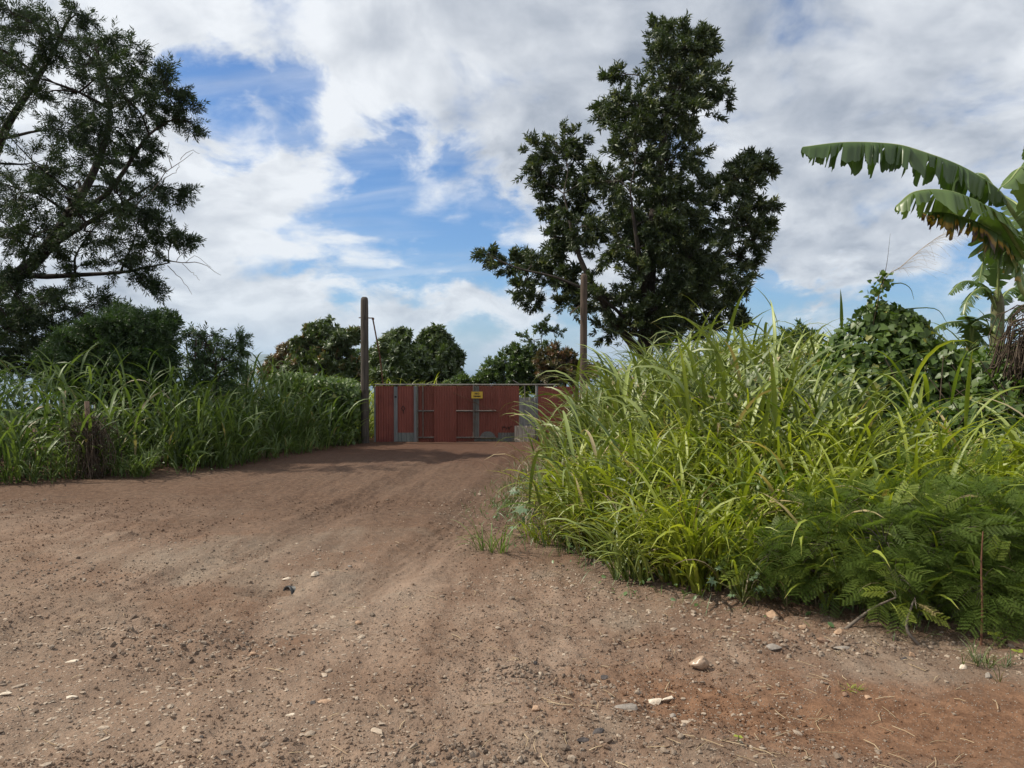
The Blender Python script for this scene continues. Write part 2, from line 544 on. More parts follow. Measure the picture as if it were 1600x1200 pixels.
M['red_sheet'] = solid_mat('dull_red_paint', (0.165, 0.045, 0.032), (0.215, 0.062, 0.044), 3.0, (1, 1, 0.45), rough=0.6, bump=0.05, spec=0.35, spots=(0.105, 0.036, 0.028), spot_at=(0.52, 0.70))
M['red_light'] = solid_mat('fresher_red_paint', (0.190, 0.052, 0.037), (0.245, 0.070, 0.050), 3.0, (1, 1, 0.45), rough=0.6, bump=0.05, spec=0.35, spots=(0.145, 0.036, 0.030), spot_at=(0.52, 0.72))
M['grey_sheet'] = solid_mat('weathered_bare_sheet', (0.115, 0.130, 0.125), (0.19, 0.20, 0.185), 5, (3, 3, 0.4), rough=0.6, bump=0.05, spots=(0.16, 0.10, 0.075), spot_at=(0.58, 0.72))
M['grey_post'] = solid_mat('grey_post_metal', (0.13, 0.14, 0.145), (0.21, 0.215, 0.21), 6, (3, 3, 0.3), rough=0.65, bump=0.1)
M['steel'] = solid_mat('galvanised_pipe', (0.12, 0.11, 0.10), (0.20, 0.185, 0.165), 8, rough=0.5, bump=0.05, spec=0.4, metallic=0.3)
M['fibro'] = solid_mat('weathered_tan_sheet', (0.26, 0.22, 0.185), (0.40, 0.355, 0.30), 6, (3, 3, 0.4), rough=0.85, bump=0.15, spots=(0.15, 0.12, 0.10), spot_at=(0.57, 0.70))
M['fibro_grey'] = solid_mat('weathered_grey_sheet', (0.15, 0.15, 0.145), (0.27, 0.265, 0.25), 6, (3, 3, 0.4), rough=0.85, bump=0.15, spots=(0.10, 0.09, 0.08), spot_at=(0.57, 0.70))
M['yellow'] = solid_mat('yellow_sign_paint', (0.62, 0.42, 0.055), (0.55, 0.36, 0.05), 6, rough=0.5, bump=0.0)
M['black'] = solid_mat('black_paint', (0.012, 0.011, 0.011), (0.02, 0.018, 0.017), 6, rough=0.6, bump=0.0)
M['black_pipe'] = solid_mat('black_plastic_pipe', (0.016, 0.017, 0.019), (0.035, 0.036, 0.038), 20, rough=0.45, bump=0.1)
M['rust'] = solid_mat('rusty_iron', (0.10, 0.045, 0.028), (0.19, 0.095, 0.060), 20, (1, 1, 0.5), rough=0.9)
M['stake'] = solid_mat('sun_bleached_stake', (0.20, 0.135, 0.10), (0.30, 0.215, 0.165), 14, (4, 4, 0.3), bump=0.5)
M['dead'] = solid_mat('dead_plant_brown', (0.045, 0.033, 0.025), (0.120, 0.088, 0.062), 15, bump=0.2)
M['straw'] = solid_mat('straw', (0.34, 0.25, 0.15), (0.48, 0.38, 0.25), 12, bump=0.1)
M['shade_grass'] = leaf_mat('guinea_grass_shade_tone', (0.028, 0.062, 0.013), (0.190, 0.258, 0.070), tip=(0.24, 0.23, 0.10), tip_at=(0.88, 1.04), odd=(0.30, 0.25, 0.14), odd_at=0.95, transl=0.32, gloss=0.05, rough=0.5)  # darker copy of the guinea grass, the bank's shade put into the colour
M['sun_grass'] = leaf_mat('guinea_grass_sun_tone', (0.034, 0.066, 0.010), (0.290, 0.350, 0.082), tip=(0.34, 0.30, 0.12), tip_at=(0.86, 1.04), odd=(0.40, 0.32, 0.18), odd_at=0.93, transl=0.26, gloss=0.07, rough=0.48, glow=(1.2, 1.2, 0.5))  # lighter copy of the same grass, sunlight put into the colour
M['fresh_grass'] = leaf_mat('young_grass_yellow_green', (0.082, 0.140, 0.010), (0.400, 0.450, 0.055), tip=(0.38, 0.34, 0.09), tip_at=(0.86, 1.04), odd=(0.44, 0.35, 0.17), odd_at=0.93, transl=0.42, gloss=0.06, rough=0.5, glow=(1.2, 1.2, 0.5))
M['stem'] = solid_mat('grass_stem', (0.12, 0.15, 0.045), (0.20, 0.19, 0.08), 8, bump=0.0)
M['dry_grass'] = leaf_mat('dry_grass_blade', (0.13, 0.095, 0.055), (0.30, 0.23, 0.14), transl=0.25, gloss=0.05)
M['koa'] = leaf_mat('dark_sickle_leaf', (0.020, 0.038, 0.012), (0.072, 0.096, 0.030), odd=(0.115, 0.135, 0.045), odd_at=0.90, transl=0.24, gloss=0.06, rough=0.45)
M['kiawe'] = leaf_mat('dark_feathery_leaf', (0.020, 0.036, 0.016), (0.052, 0.080, 0.032), transl=0.25, gloss=0.04, rough=0.45)
M['bush'] = leaf_mat('deep_green_leaf', (0.024, 0.052, 0.016), (0.070, 0.125, 0.034), transl=0.3, gloss=0.07)
M['mango'] = leaf_mat('mango_leaf', (0.038, 0.068, 0.016), (0.115, 0.165, 0.040), odd=(0.20, 0.125, 0.045), odd_at=0.95, transl=0.28, gloss=0.12)
M['rusty_leaf'] = leaf_mat('rusty_young_leaf', (0.060, 0.062, 0.022), (0.125, 0.100, 0.036), odd=(0.20, 0.105, 0.050), odd_at=0.62, transl=0.28, gloss=0.10)
M['far_green'] = leaf_mat('mid_green_leaf', (0.042, 0.080, 0.020), (0.110, 0.165, 0.040), transl=0.3, gloss=0.10)
M['haole'] = leaf_mat('feathery_leaflet', (0.055, 0.098, 0.020), (0.175, 0.235, 0.052), odd=(0.24, 0.30, 0.06), odd_at=0.88, transl=0.42, gloss=0.015)
M['pod'] = leaf_mat('dark_seed_pod', (0.030, 0.016, 0.013), (0.060, 0.030, 0.022), transl=0.1, gloss=0.08)
M['vine'] = leaf_mat('heart_vine_leaf', (0.040, 0.085, 0.016), (0.130, 0.190, 0.036), odd=(0.25, 0.25, 0.06), odd_at=0.92, transl=0.34, gloss=0.05)
M['weed'] = leaf_mat('small_weed_leaf', (0.050, 0.100, 0.028), (0.120, 0.200, 0.055), transl=0.3, gloss=0.08)
M['castor'] = leaf_mat('pale_lobed_leaf', (0.075, 0.130, 0.065), (0.150, 0.215, 0.120), transl=0.25, gloss=0.06)


def banana_mat():
    m, k = material('banana_leaf')
    r, t = attr(k, 'rnd'), attr(k, 'tt')
    pos = k.add('ShaderNodeNewGeometry').outputs['Position']
    c = k.mix(r, (0.055, 0.100, 0.026), (0.125, 0.185, 0.060))
    n = k.noise(pos, 9, 4, 0.6)
    w = k.math('ADD', t, k.math('MULTIPLY', k.math('SUBTRACT', n, 0.5), 0.5))
    c = k.mix(k.step(w, 0.70, 0.95), c, (0.36, 0.22, 0.035))
    c = k.mix(k.step(w, 1.10, 1.35), c, (0.085, 0.048, 0.028))
    d = k.add('ShaderNodeBsdfDiffuse'); k.put(d, 'Color', c)
    tr = k.add('ShaderNodeBsdfTranslucent'); k.put(tr, 'Color', k.mix(1.0, c, (1.2, 1.35, 0.45), 'MULTIPLY'))
    mx = k.add('ShaderNodeMixShader'); k.put(mx, 0, 0.28)
    k.t.links.new(d.outputs[0], mx.inputs[1]); k.t.links.new(tr.outputs[0], mx.inputs[2])
    g = k.add('ShaderNodeBsdfGlossy'); k.put(g, 'Roughness', 0.38)
    m2 = k.add('ShaderNodeMixShader'); k.put(m2, 0, 0.05)
    k.t.links.new(mx.outputs[0], m2.inputs[1]); k.t.links.new(g.outputs[0], m2.inputs[2])
    finish(k, m2.outputs[0])
    return m


M['banana'] = banana_mat()
M['midrib'] = solid_mat('banana_midrib', (0.26, 0.30, 0.11), (0.19, 0.24, 0.08), 6, bump=0.0, rough=0.5, spec=0.4)
M['banana_stem'] = solid_mat('banana_stem_sheath', (0.085, 0.100, 0.040), (0.150, 0.140, 0.065), 6, (2, 2, 0.4), rough=0.55, bump=0.2, spots=(0.085, 0.055, 0.035), spot_at=(0.52, 0.66))

# ------------------------------------------------------------------ setting: ground, sea, far hill, air
def axis(lo, hi, a, b, step, grow):
    mid = list(np.arange(a, b + 1e-6, step))
    s = step; x = b; up = []
    while x < hi:
        s *= grow; x += s; up.append(x)
    s = step; x = a; dn = []
    while x > lo:
        s *= grow; x -= s; dn.append(x)
    return np.array(dn[::-1] + mid + up)


def grid_mesh(xs, ys, z):
    X, Y = np.meshgrid(xs, ys)
    V = np.stack([X, Y, z(X, Y)], -1).reshape(-1, 3)
    nx, ny = len(xs), len(ys)
    i = np.arange(ny - 1)[:, None] * nx + np.arange(nx - 1)[None]
    Fq = np.stack([i, i + 1, i + nx + 1, i + nx], -1).reshape(-1, 4)
    return V, Fq


gx = axis(-9000, 9000, -4.2, 4.6, 0.028, 1.075)
gy = axis(-60, 6000, 2.4, 8.5, 0.026, 1.06)
V, Fq = grid_mesh(gx, gy, height)
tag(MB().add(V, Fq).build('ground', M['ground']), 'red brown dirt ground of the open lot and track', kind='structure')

SEA_Z = -150.0
m, k = material('sea_water')
b = k.add('ShaderNodeBsdfPrincipled')
k.put(b, 'Base Color', (0.030, 0.085, 0.150)); k.put(b, 'Roughness', 0.35)
finish(k, b.outputs[0])
sx = np.linspace(-45000, 45000, 25); sy = np.linspace(500, 45000, 25)
V, Fq = grid_mesh(sx, sy, lambda x, y: np.full(x.shape, SEA_Z))
tag(MB().add(V, Fq).build('sea', m), 'blue sea at the horizon', kind='structure')

hx = np.linspace(-17000, -2600, 130); hy = np.linspace(11500, 16500, 30)


def hill_z(x, y):
    prof = 330 * sstep(-2700, -4700, x) + 110 * (fbm(x / 2600, x * 0, 5, 4) - 0.35) * sstep(-3000, -4500, x)
    cross = np.exp(-((y - 14000) / 1500) ** 2)
    rough = 1 + 0.5 * (fbm(x / 700, y / 900, 9, 4) - 0.5)
    return SEA_Z - 8 + (prof + 75) * cross * rough


V, Fq = grid_mesh(hx, hy, hill_z)
M['hill'] = solid_mat('far_hillside', (0.055, 0.085, 0.045), (0.13, 0.12, 0.075), 0.002, bump=0, coords='Object')
tag(MB().add(V, Fq).build('hill', M['hill']), 'long blue hazy ridge beyond the water', kind='structure')


def add_haze():
    mb = MB().box((0, 22300, 170), (91000, 45400 + 600, 660))
    m, k = material('sea_air')
    v = k.add('ShaderNodeVolumePrincipled')
    k.put(v, 'Color', (0.62, 0.80, 1.0)); k.put(v, 'Density', 6.0e-5); k.put(v, 'Anisotropy', 0.2)
    o = k.add('ShaderNodeOutputMaterial'); k.t.links.new(v.outputs[0], o.inputs['Volume'])
    tag(mb.build('haze', m, smooth=False), 'pale sea air that fades the far ridge', kind='stuff')


add_haze()

# ------------------------------------------------------------------ stones
def ico(sub=0):
    bm = bmesh.new(); bmesh.ops.create_icosphere(bm, subdivisions=sub + 1, radius=1)
    v = np.array([q.co[:] for q in bm.verts]); f = np.array([[w.index for w in q.verts] for q in bm.faces])
    bm.free()
    return v, f


ICO0, ICO1, ICO2 = ico(0), ico(1), ico(2)


def rand_rot(n, rg=rng):
    q = nrm(rg.normal(size=(n, 4)))
    w, x, y, z = q.T
    return np.stack([np.stack([1 - 2 * (y * y + z * z), 2 * (x * y - z * w), 2 * (x * z + y * w)], -1),
                     np.stack([2 * (x * y + z * w), 1 - 2 * (x * x + z * z), 2 * (y * z - x * w)], -1),
                     np.stack([2 * (x * z - y * w), 2 * (y * z + x * w), 1 - 2 * (x * x + y * y)], -1)], -2)


def gravel():
    n = 60000
    y = 2.6 + 10 * rng.random(n) ** 1.6
    x = (rng.random(n) * 2 - 1) * (0.72 * y + 0.6)
    d = fbm(x * 0.55 + 9, y * 0.8, 41, 3)
    band = np.exp(-((y - (6.9 - 0.85 * (x + 2.2))) / 0.9) ** 2) * (x < 1.5)            # stony ridge that runs down from the left
    rim = np.exp(-((right_d(x, y) + 0.45) / 0.5) ** 2)                                   # gravel along the foot of the bank
    keep = rng.random(n) < np.clip(0.05 + 2.4 * (d - 0.47) + 0.55 * band + 0.85 * rim, 0.03, 1) * np.where(y > 8, 0.5, 1)
    keep &= right_d(x, y) < 0.25
    x, y = x[keep], y[keep]; n = len(x)
    rimk = rim[keep]
    size = np.clip(np.exp(rng.normal(-5.3, 0.52, n)), 0.0026, 0.022) * (1 + 0.25 * rimk)
    sc = size[:, None] * np.stack([rng.uniform(0.8, 1.5, n), rng.uniform(0.7, 1.1, n), rng.uniform(0.4, 0.8, n)], -1)
    a = rng.random(n) * 6.28
    Rz = np.zeros((n, 3, 3)); Rz[:, 0, 0] = np.cos(a); Rz[:, 0, 1] = -np.sin(a); Rz[:, 1, 0] = np.sin(a); Rz[:, 1, 1] = np.cos(a); Rz[:, 2, 2] = 1
    z = height(x, y) + sc[:, 2] * 0.25
    T = np.stack([x, y, z], -1)
    mb = MB()
    r = np.clip(rng.normal(0.42, 0.2, n) + 0.2 * rimk + np.where(rng.random(n) > 0.93, 0.4, 0), 0, 1)
    pale = (x < -0.3 * (y - 2)) & (y < 5.6) & (rng.random(n) < 0.45)
    r = np.where(pale, np.clip(r + 0.45, 0, 1), r)
    sc[pale] *= np.array([1.5, 1.1, 0.6])
    for s in range(4):
        q = np.arange(n) % 4 == s
        v, f = ICO0
        vv = v * (1 + rng.uniform(-0.28, 0.28, (len(v), 1)))
        mb.inst((vv, f, np.zeros(len(v))), Rz[q] * sc[q][:, None, :], T[q], r[q])
    tag(mb.build('gravel', M['gravel'], smooth=False), 'loose tan and grey gravel strewn over the dirt', kind='stuff')


gravel()


def clods():
    n = 70000
    y = 2.6 + 8.5 * rng.random(n) ** 1.5
    x = (rng.random(n) * 2 - 1) * (0.72 * y + 0.5)
    keep = (rng.random(n) < np.clip(0.10 + 3.2 * (fbm(x * 0.8 + 4, y * 0.8, 21, 2) - 0.38), 0.12, 1)) & (right_d(x, y) < 0.3)
    x, y = x[keep], y[keep]; n = len(x)
    size = np.clip(np.exp(rng.normal(-5.2, 0.45, n)), 0.003, 0.020)
    T = np.c_[x, y, height(x, y) + size * 0.15]
    v = np.array([[1, 0, 0], [-1, 0, 0], [0, 1, 0], [0, -1, 0], [0, 0, 1], [0, 0, -1.0]])
    f = np.array([[0, 2, 4], [2, 1, 4], [1, 3, 4], [3, 0, 4], [2, 0, 5], [1, 2, 5], [3, 1, 5], [0, 3, 5]])
    mb = MB()
    for s in range(3):
        q = np.arange(n) % 3 == s
        mb.inst((v * (1 + rng.uniform(-.35, .35, (6, 1))), f, np.zeros(6)), rand_rot(int(q.sum())) * size[q][:, None, None], T[q], np.full(int(q.sum()), .5))
    tag(mb.build('dirt_crumbs', M['ground'], smooth=False), 'loose crumbs of dry soil over the track', kind='stuff')


clods()


def rock(name, px, py, w, mat, label, flat=0.55, aspect=0.8, seed=0, sink=0.3, cat='stone', rz=0.3):
    rg = np.random.default_rng(seed + 100)
    g = ground_at(px, py)
    size = w / F * np.linalg.norm(g - EYE) / 2
    v, f = ICO1
    q = v * (1 + rg.uniform(-0.10, 0.10, (len(v), 1)))
    for _ in range(14):                                   # chip flat facets off
        nn = nrm(rg.normal(size=3)); dd = rg.uniform(0.42, 0.85)
        over = np.maximum(q @ nn - dd, 0)
        q = q - over[:, None] * nn
    q = q * (1 + 0.10 * (fbm(v[:, 0] * 3 + seed, v[:, 1] * 3 + v[:, 2] * 2, seed, 3)[:, None] - 0.5))
    c, s = math.cos(rz), math.sin(rz)
    q = q * np.array([1, aspect, flat]) * size
    q = q @ np.array([[c, s, 0], [-s, c, 0], [0, 0, 1]])
    zb = q[:, 2].min()
    o = MB().add(q, f).build(name, M[mat], smooth=False)
    o.location = (g[0], g[1], g[2] - zb - sink * size * flat * 2)
    return tag(o, label, cat)


rock('stone', 491, 898, 19, 'white_stone', 'angular white stone on the dirt behind the black pipe mouth', 0.6, seed=1)
rock('stone', 449, 905, 20, 'white_stone', 'low whitish stone sitting directly over the black pipe mouth', 0.3, 0.5, seed=2, sink=0.25)
rock('stone', 547, 887, 10, 'grey_stone', 'small grey stone upslope of the white angular stone', 0.8, seed=3)
rock('stone', 507, 1097, 24, 'tan_stone', 'flat tan stone with a dark chip beside it, front of track', 0.35, 0.6, seed=4)
rock('stone', 490, 1099, 14, 'dark_stone', 'small black stone touching the flat tan stone', 0.6, seed=5)
rock('stone', 453, 1118, 18, 'white_stone', 'thin pale flat stone nearest the bottom, below the flat tan stone', 0.3, 0.5, seed=6)
rock('stone', 838, 1111, 18, 'tan_stone', 'upright orange tan stone in the dirt in front of the gravel heap', 0.9, seed=7)
rock('stone', 803, 1070, 17, 'brown_stone', 'rounded brown stone at the edge of the dark gravel pile', 0.8, seed=8)
rock('stone', 845, 1054, 12, 'white_stone', 'small bright white pebble on the dark gravel pile', 0.7, seed=9)
rock('stone', 975, 1106, 46, 'grey_stone', 'broad grey flat stone half sunk in the red dirt', 0.26, 0.7, seed=10, sink=0.45)
rock('stone', 1024, 1098, 30, 'white_stone', 'crumbly whitish stone lump beside the broad grey stone', 0.4, 0.7, seed=11)
rock('stone', 1045, 1093, 26, 'white_stone', 'second crumbly pale piece against the whitish lump', 0.32, 0.6, seed=12)
rock('stone', 1210, 1013, 34, 'grey_stone', 'pale grey flat stone in the gravel below the feathery shrub', 0.32, 0.7, seed=13)
rock('stone', 1209, 964, 24, 'tan_stone', 'knobbly tan stone tucked under the fern-leaved shrub edge', 0.9, seed=14)
rock('stone', 1254, 980, 14, 'tan_stone', 'small round tan stone beside the knobbly tan stone', 0.8, seed=15)
rock('stone', 1286, 1002, 26, 'brown_stone', 'reddish brown slab in the gravel rim under the shrub', 0.4, seed=16)
rock('stone', 1312, 990, 26, 'tan_stone', 'orange tan rock resting against the shrub foot', 0.5, seed=17)
rock('stone', 1318, 1014, 30, 'grey_stone', 'dark grey flat slab below the orange tan rock', 0.3, seed=18)
rock('stone', 1425, 1024, 16, 'tan_stone', 'egg shaped orange stone near the lone dry stalk', 0.8, seed=19)
rock('stone', 1412, 1031, 12, 'dark_stone', 'small blue grey stone touching the egg shaped orange stone', 0.7, seed=20)
rock('stone', 1504, 1042, 16, 'white_stone', 'cream white stone on the gravel at the far right', 0.7, seed=21)
rock('stone', 1545, 1058, 14, 'grey_stone', 'grey stone on the right beside the small dry grass tuft', 0.8, seed=22)
rock('stone', 1596, 1008, 36, 'brown_stone', 'reddish stone cut by the right edge of the picture', 0.5, seed=23)
rock('stone', 836, 1037, 10, 'dark_stone', 'tiny black stone at the top of the dark gravel pile', 0.7, seed=24)
rock('stone', 1356, 1091, 12, 'tan_stone', 'tan pebble alone on the red dirt at right', 0.8, seed=25)
rock('stone', 1322, 1087, 13, 'brown_stone', 'dark brown pebble left of the lone tan pebble', 0.7, seed=26)
rock('stone', 112, 1090, 22, 'white_stone', 'long pale stone set flush in the packed earth at lower left', 0.25, 0.5, seed=27)
rock('stone', 8, 1086, 24, 'white_stone', 'pale flush stone cut by the left edge of the picture', 0.25, 0.5, seed=28)
rock('stone', 111, 1034, 22, 'white_stone', 'cream flush stone on the left above the long pale stone', 0.22, 0.45, seed=29)
rock('stone', 316, 1152, 9, 'dark_stone', 'small dark stone standing alone on pale packed dirt', 0.9, seed=30)
rock('stone', 395, 1023, 15, 'tan_stone', 'tan stone at the lower end of the stony ridge', 0.5, seed=31)
rock('stone', 559, 974, 14, 'tan_stone', 'pale tan stone in mid track below the pipe', 0.6, seed=32)
rock('stone', 945, 1058, 14, 'dark_stone', 'jagged black stone on bare red dirt', 0.8, seed=33)
rock('stone', 912, 1157, 22, 'dark_stone', 'rough black lump on the dirt near the bottom', 0.6, seed=34)
rock('stone', 935, 1144, 24, 'dark_stone', 'long charcoal stone just behind the rough black lump', 0.45, 0.5, seed=35)
rock('stone', 1052, 1120, 13, 'grey_stone', 'small purple grey stone under the crumbly white pieces', 0.7, seed=36)


def pebble_pile(px, py, spread, n, label, seed):
    """heap of coarse dark gravel, too small to pick apart singly"""
    rg = np.random.default_rng(seed)
    g = ground_at(px, py)
    xy = rg.normal(size=(n, 2)) * np.array(spread) + g[:2]
    size = np.clip(np.exp(rg.normal(-4.75, 0.4, n)), 0.005, 0.022)
    T = np.c_[xy, height(xy[:, 0], xy[:, 1]) + size * 0.3]
    mb = MB()
    v, f = ICO0
    Ms = rand_rot(n, rg) * size[:, None, None] * np.array([1.2, 0.9, 0.65])
    mb.inst((v * (1 + rg.uniform(-.25, .25, (12, 1))), f, np.zeros(12)), Ms, T, np.clip(rg.normal(0.34, 0.24, n), 0, 1))
    tag(mb.build('gravel', M['gravel'], smooth=False), label, kind='stuff')


pebble_pile(815, 1055, (0.20, 0.12), 190, 'dark coarse gravel heaped in the middle of the dirt', 3)
pebble_pile(730, 1185, (0.24, 0.10), 260, 'grey coarse gravel at the bottom edge', 4)
pebble_pile(330, 1000, (0.45, 0.22), 330, 'dark stony rubble along the left ridge', 5)
pebble_pile(90, 900, (0.7, 0.35), 330, 'dark stony rubble at far left', 6)
pebble_pile(1290, 1010, (0.40, 0.12), 260, 'pale gravel and rubble under the feathery shrub', 8)

# straw and twigs lying on the dirt
def litter():
    mb = MB(); n = 420
    y = 2.9 + 6 * rng.random(n) ** 1.5
    x = rng.uniform(-0.8, 0.75, n) * y
    x = np.where(rng.random(n) < 0.6, rng.uniform(0.0, 0.6, n) * y, x)
    for i in range(n):
        if right_d(x[i], y[i]) > 0.1: continue
        a = rng.random() * 6.28; L = rng.uniform(0.015, 0.07)
        d = np.array([math.cos(a), math.sin(a), 0]) * L
        c = np.array([x[i], y[i], float(height(x[i], y[i])) + 0.008])
        mb.tube([c - d, c + np.array([0, 0, rng.uniform(0, .008)]) + 0.3 * d[[1, 0, 2]] * rng.uniform(-1, 1), c + d], rng.uniform(0.0012, 0.0026), 3, cap=False)
    tag(mb.build('straw_litter', M['straw']), 'bits of straw and twig scattered on the dirt', kind='stuff')


litter()

# drain pipe mouth poking out of the track
def drain_pipe():
    c = np.array([PIPE[0], PIPE[1], float(height(PIPE[0] + 0.5, PIPE[1])) - 0.030])
    ax = nrm(np.array([0.70, 0.68, -0.12]))
    t = thing('drain_pipe', c, 'black pipe mouth half buried in the dirt track', 'pipe')
    side = nrm(np.cross(ax, [0, 0, 1])); up = np.cross(side, ax)
    n = 24; an = np.linspace(0, 2 * math.pi, n, endpoint=False)
    def ring(r, s): return c + ax * s + r * (np.cos(an)[:, None] * side + np.sin(an)[:, None] * up)
    def tubes(rs, ss, name, mat):
        V = np.vstack([ring(r, s) for r, s in zip(rs, ss)])
        i = np.arange(len(rs) - 1)[:, None] * n; j = np.arange(n)[None]; j2 = (j + 1) % n
        Fc = np.stack([i + j, i + j2, i + n + j2, i + n + j], -1).reshape(-1, 4)
        MB().add(V, Fc).build(name, mat, t)
    tubes([0.064, 0.064, 0.074, 0.074], [0.55, 0.0, -0.004, 0.60], 'pipe_wall', M['black_pipe'])
    tubes([0.065, 0.076, 0.078, 0.078], [-0.006, -0.010, 0.0, 0.012], 'rim', M['black_pipe'])


drain_pipe()


def crumpled_bag():
    g = ground_at(1095, 1042)
    v, f = ICO2
    q = v.copy()
    q *= 1 + 0.55 * (fbm(v[:, 0] * 4, v[:, 1] * 4 + v[:, 2] * 5, 77, 4, 0.6)[:, None] - 0.5) + 0.06 * np.sin(np.arctan2(v[:, 1], v[:, 0]) * 9)[:, None] * (v[:, 2:3] > 0.1)
    q[:, 0] *= 1 - 0.35 * np.clip(q[:, 2], 0, 1)
    q[:, 2] += 0.35 * np.exp(-((q[:, 0] - .35) / .25) ** 2) * (q[:, 2] > 0)
    q[:, 0] -= 0.5 * np.exp(-((q[:, 2] + .2) / .4) ** 2) * (q[:, 0] < -.3)
    q += 0.10 * np.sin(q[:, [1, 2, 0]] * 9) * np.sin(q[:, [2, 0, 1]] * 7)
    q = q * np.array([0.046, 0.034, 0.036])
    m, k = material('dusty_clear_plastic')
    b = k.add('ShaderNodeBsdfPrincipled')
    k.put(b, 'Base Color', k.mix(k.noise(None, 30, 4), (0.26, 0.17, 0.11), (0.38, 0.28, 0.20))); k.put(b, 'Roughness', 0.35)
    finish(k, b.outputs[0])
    o = MB().add(q, f).build('crumpled_bag', m)
    o.location = (g[0], g[1], g[2] + 0.022)
    tag(o, 'crumpled dusty clear plastic bag lying on the red dirt', 'bag')


crumpled_bag()

# ------------------------------------------------------------------ poles, fence and gate
GD = 23.0                      # distance of the fence line
PX = GD / F                    # metres per photograph pixel on the fence line


def fx(px): return P(px, 600, GD)[0]
def fz(py): return P(800, py, GD)[2]


GZ = float(height(-1.5, GD))


def pole(px, top, d, base_w, label, mat, extra=None, lean=0.0):
    b = P(px, 600, d); gz = float(height(b[0], d)) - 0.25
    tz = P(px, top, d)[2]
    w = base_w * d / F / 2
    t = thing('wooden_pole', (b[0], d, gz + 0.25), label, 'pole')
    hs = np.linspace(gz, tz - 0.10, 14)
    pts = [(b[0] + lean * (h - gz), d, h) for h in hs] + [(b[0] + lean * (tz - gz), d, tz - 0.03), (b[0] + lean * (tz - gz), d, tz)]
    rad = [w * (1.05 - 0.12 * i / 13 + 0.02 * math.sin(i * 2.3)) for i in range(14)] + [w * 0.80, w * 0.5]
    MB().tube(pts, rad, 14).build('shaft', M[mat], t)
    return t, b, tz, w


t, b, tz, w = pole(570, 464, 22.4, 12.5, 'weathered grey wooden pole at the left end of the red fence', 'pole')
bz = P(570, 497, 22.4)[2]
MB().tube([(b[0] - w - 0.05, 22.4, bz + 0.01), (b[0] + w + 0.14, 22.4, bz)], 0.016, 8).build('through_bolt', M['rust'], t)
MB().box((b[0] + w + 0.13, 22.4, bz - 0.02), (0.06, 0.05, 0.06)).build('bracket', M['rust'], t)
e = P(601, 596, 23.6)
MB().tube([(b[0] + w + 0.13, 22.4, bz - 0.05), ((b[0] + w + 0.13) * 0.4 + e[0] * 0.6, 23.1, bz * 0.4 + e[2] * 0.6), (e[0] + 0.1, 23.9, GZ - 0.1)], [0.022, 0.022, 0.014], 6).build('stay_rod', M['rust'], t)
t, b, tz, w = pole(911, 428, 22.6, 11.5, 'brown wooden pole in front of the tall dark tree', 'pole_brown', lean=0.004)
MB().tube([(b[0] - w, 22.55, P(911, 478, 22.6)[2]), (b[0] - w - 0.28, 22.5, P(911, 490, 22.6)[2])], 0.016, 5).build('peg', M['pole_brown'], t)


def corr_sheet(name, x0, x1, z0, z1, y, mat, parent=None, pitch=0.076, amp=0.006, wav=0.0, seed=0, lean=0.0):
    n = max(4, int((x1 - x0) / pitch * 8))
    xs = np.linspace(x0, x1, n); zs = np.linspace(z0, z1, 6)
    X, Z = np.meshgrid(xs, zs)
    Y = y + amp * np.sin(2 * math.pi * X / pitch) + 0.012 * (fbm(X * 1.2 + seed, Z * 1.2, 60 + seed, 2) - 0.5) + lean * (Z - z0)
    if wav:
        Z = Z + np.where(Z < z0 + 1e-6, wav * (fbm(X * 2.5, X * 0, seed + 5, 2) - 0.5), 0)
    Vf = np.stack([X, Y, Z], -1).reshape(-1, 3)
    Vb = Vf + np.array([0, 0.002, 0])
    i = np.arange(5)[:, None] * n + np.arange(n - 1)[None]
    f = np.stack([i, i + 1, i + n + 1, i + n], -1).reshape(-1, 4)
    return MB().add(Vf, f).add(Vb, f[:, ::-1]).build(name, mat, parent)


def pipe_h(name, xa, xb, z, y, r, parent, mat='steel'):
    return MB().tube([(xa, y, z), ((xa + xb) / 2, y, z - 0.003), (xb, y, z)], r, 8).build(name, M[mat], parent)


def pipe_v(name, x, za, zb, y, r, parent, mat='steel'):
    return MB().tube([(x, y, za), (x, y, zb)], r, 8).build(name, M[mat], parent)


topz = fz(601)
# left fixed fence
t = thing('sheet_fence', (fx(618), GD, GZ), 'short red sheet metal fence between the grey pole and the gate', 'fence')
corr_sheet('panel', fx(587), fx(616), fz(694), fz(603), GD, M['red_light'], t, seed=1)
corr_sheet('panel', fx(621), fx(647), fz(677), fz(603), GD, M['red_light'], t, seed=2)
tag(corr_sheet('panel', fx(621), fx(647), fz(694.5), fz(676), GD - 0.004, M['grey_sheet'], t, seed=3), 'bare grey strip along the bottom of the panel')
MB().box((fx(618.5), GD - 0.03, (fz(604) + fz(695)) / 2), (5.5 * PX, 0.05, 91 * PX)).build('post', M['grey_post'], t, smooth=False)
MB().box((fx(649), GD - 0.03, (fz(603) + fz(696)) / 2), (4.2 * PX, 0.06, 93 * PX)).build('post', M['grey_post'], t, smooth=False)
MB().box((fx(586), GD + 0.03, (fz(604) + fz(695)) / 2), (3.5 * PX, 0.05, 91 * PX)).build('post', M['grey_post'], t, smooth=False)
MB().box((fx(618.5), GD - 0.062, fz(620)), (3 * PX, 0.02, 2.4 * PX)).build('hinge', M['black'], t, smooth=False)
pipe_h('top_rail', fx(586), fx(650), topz, GD - 0.02, 0.024, t)
mk = MB()
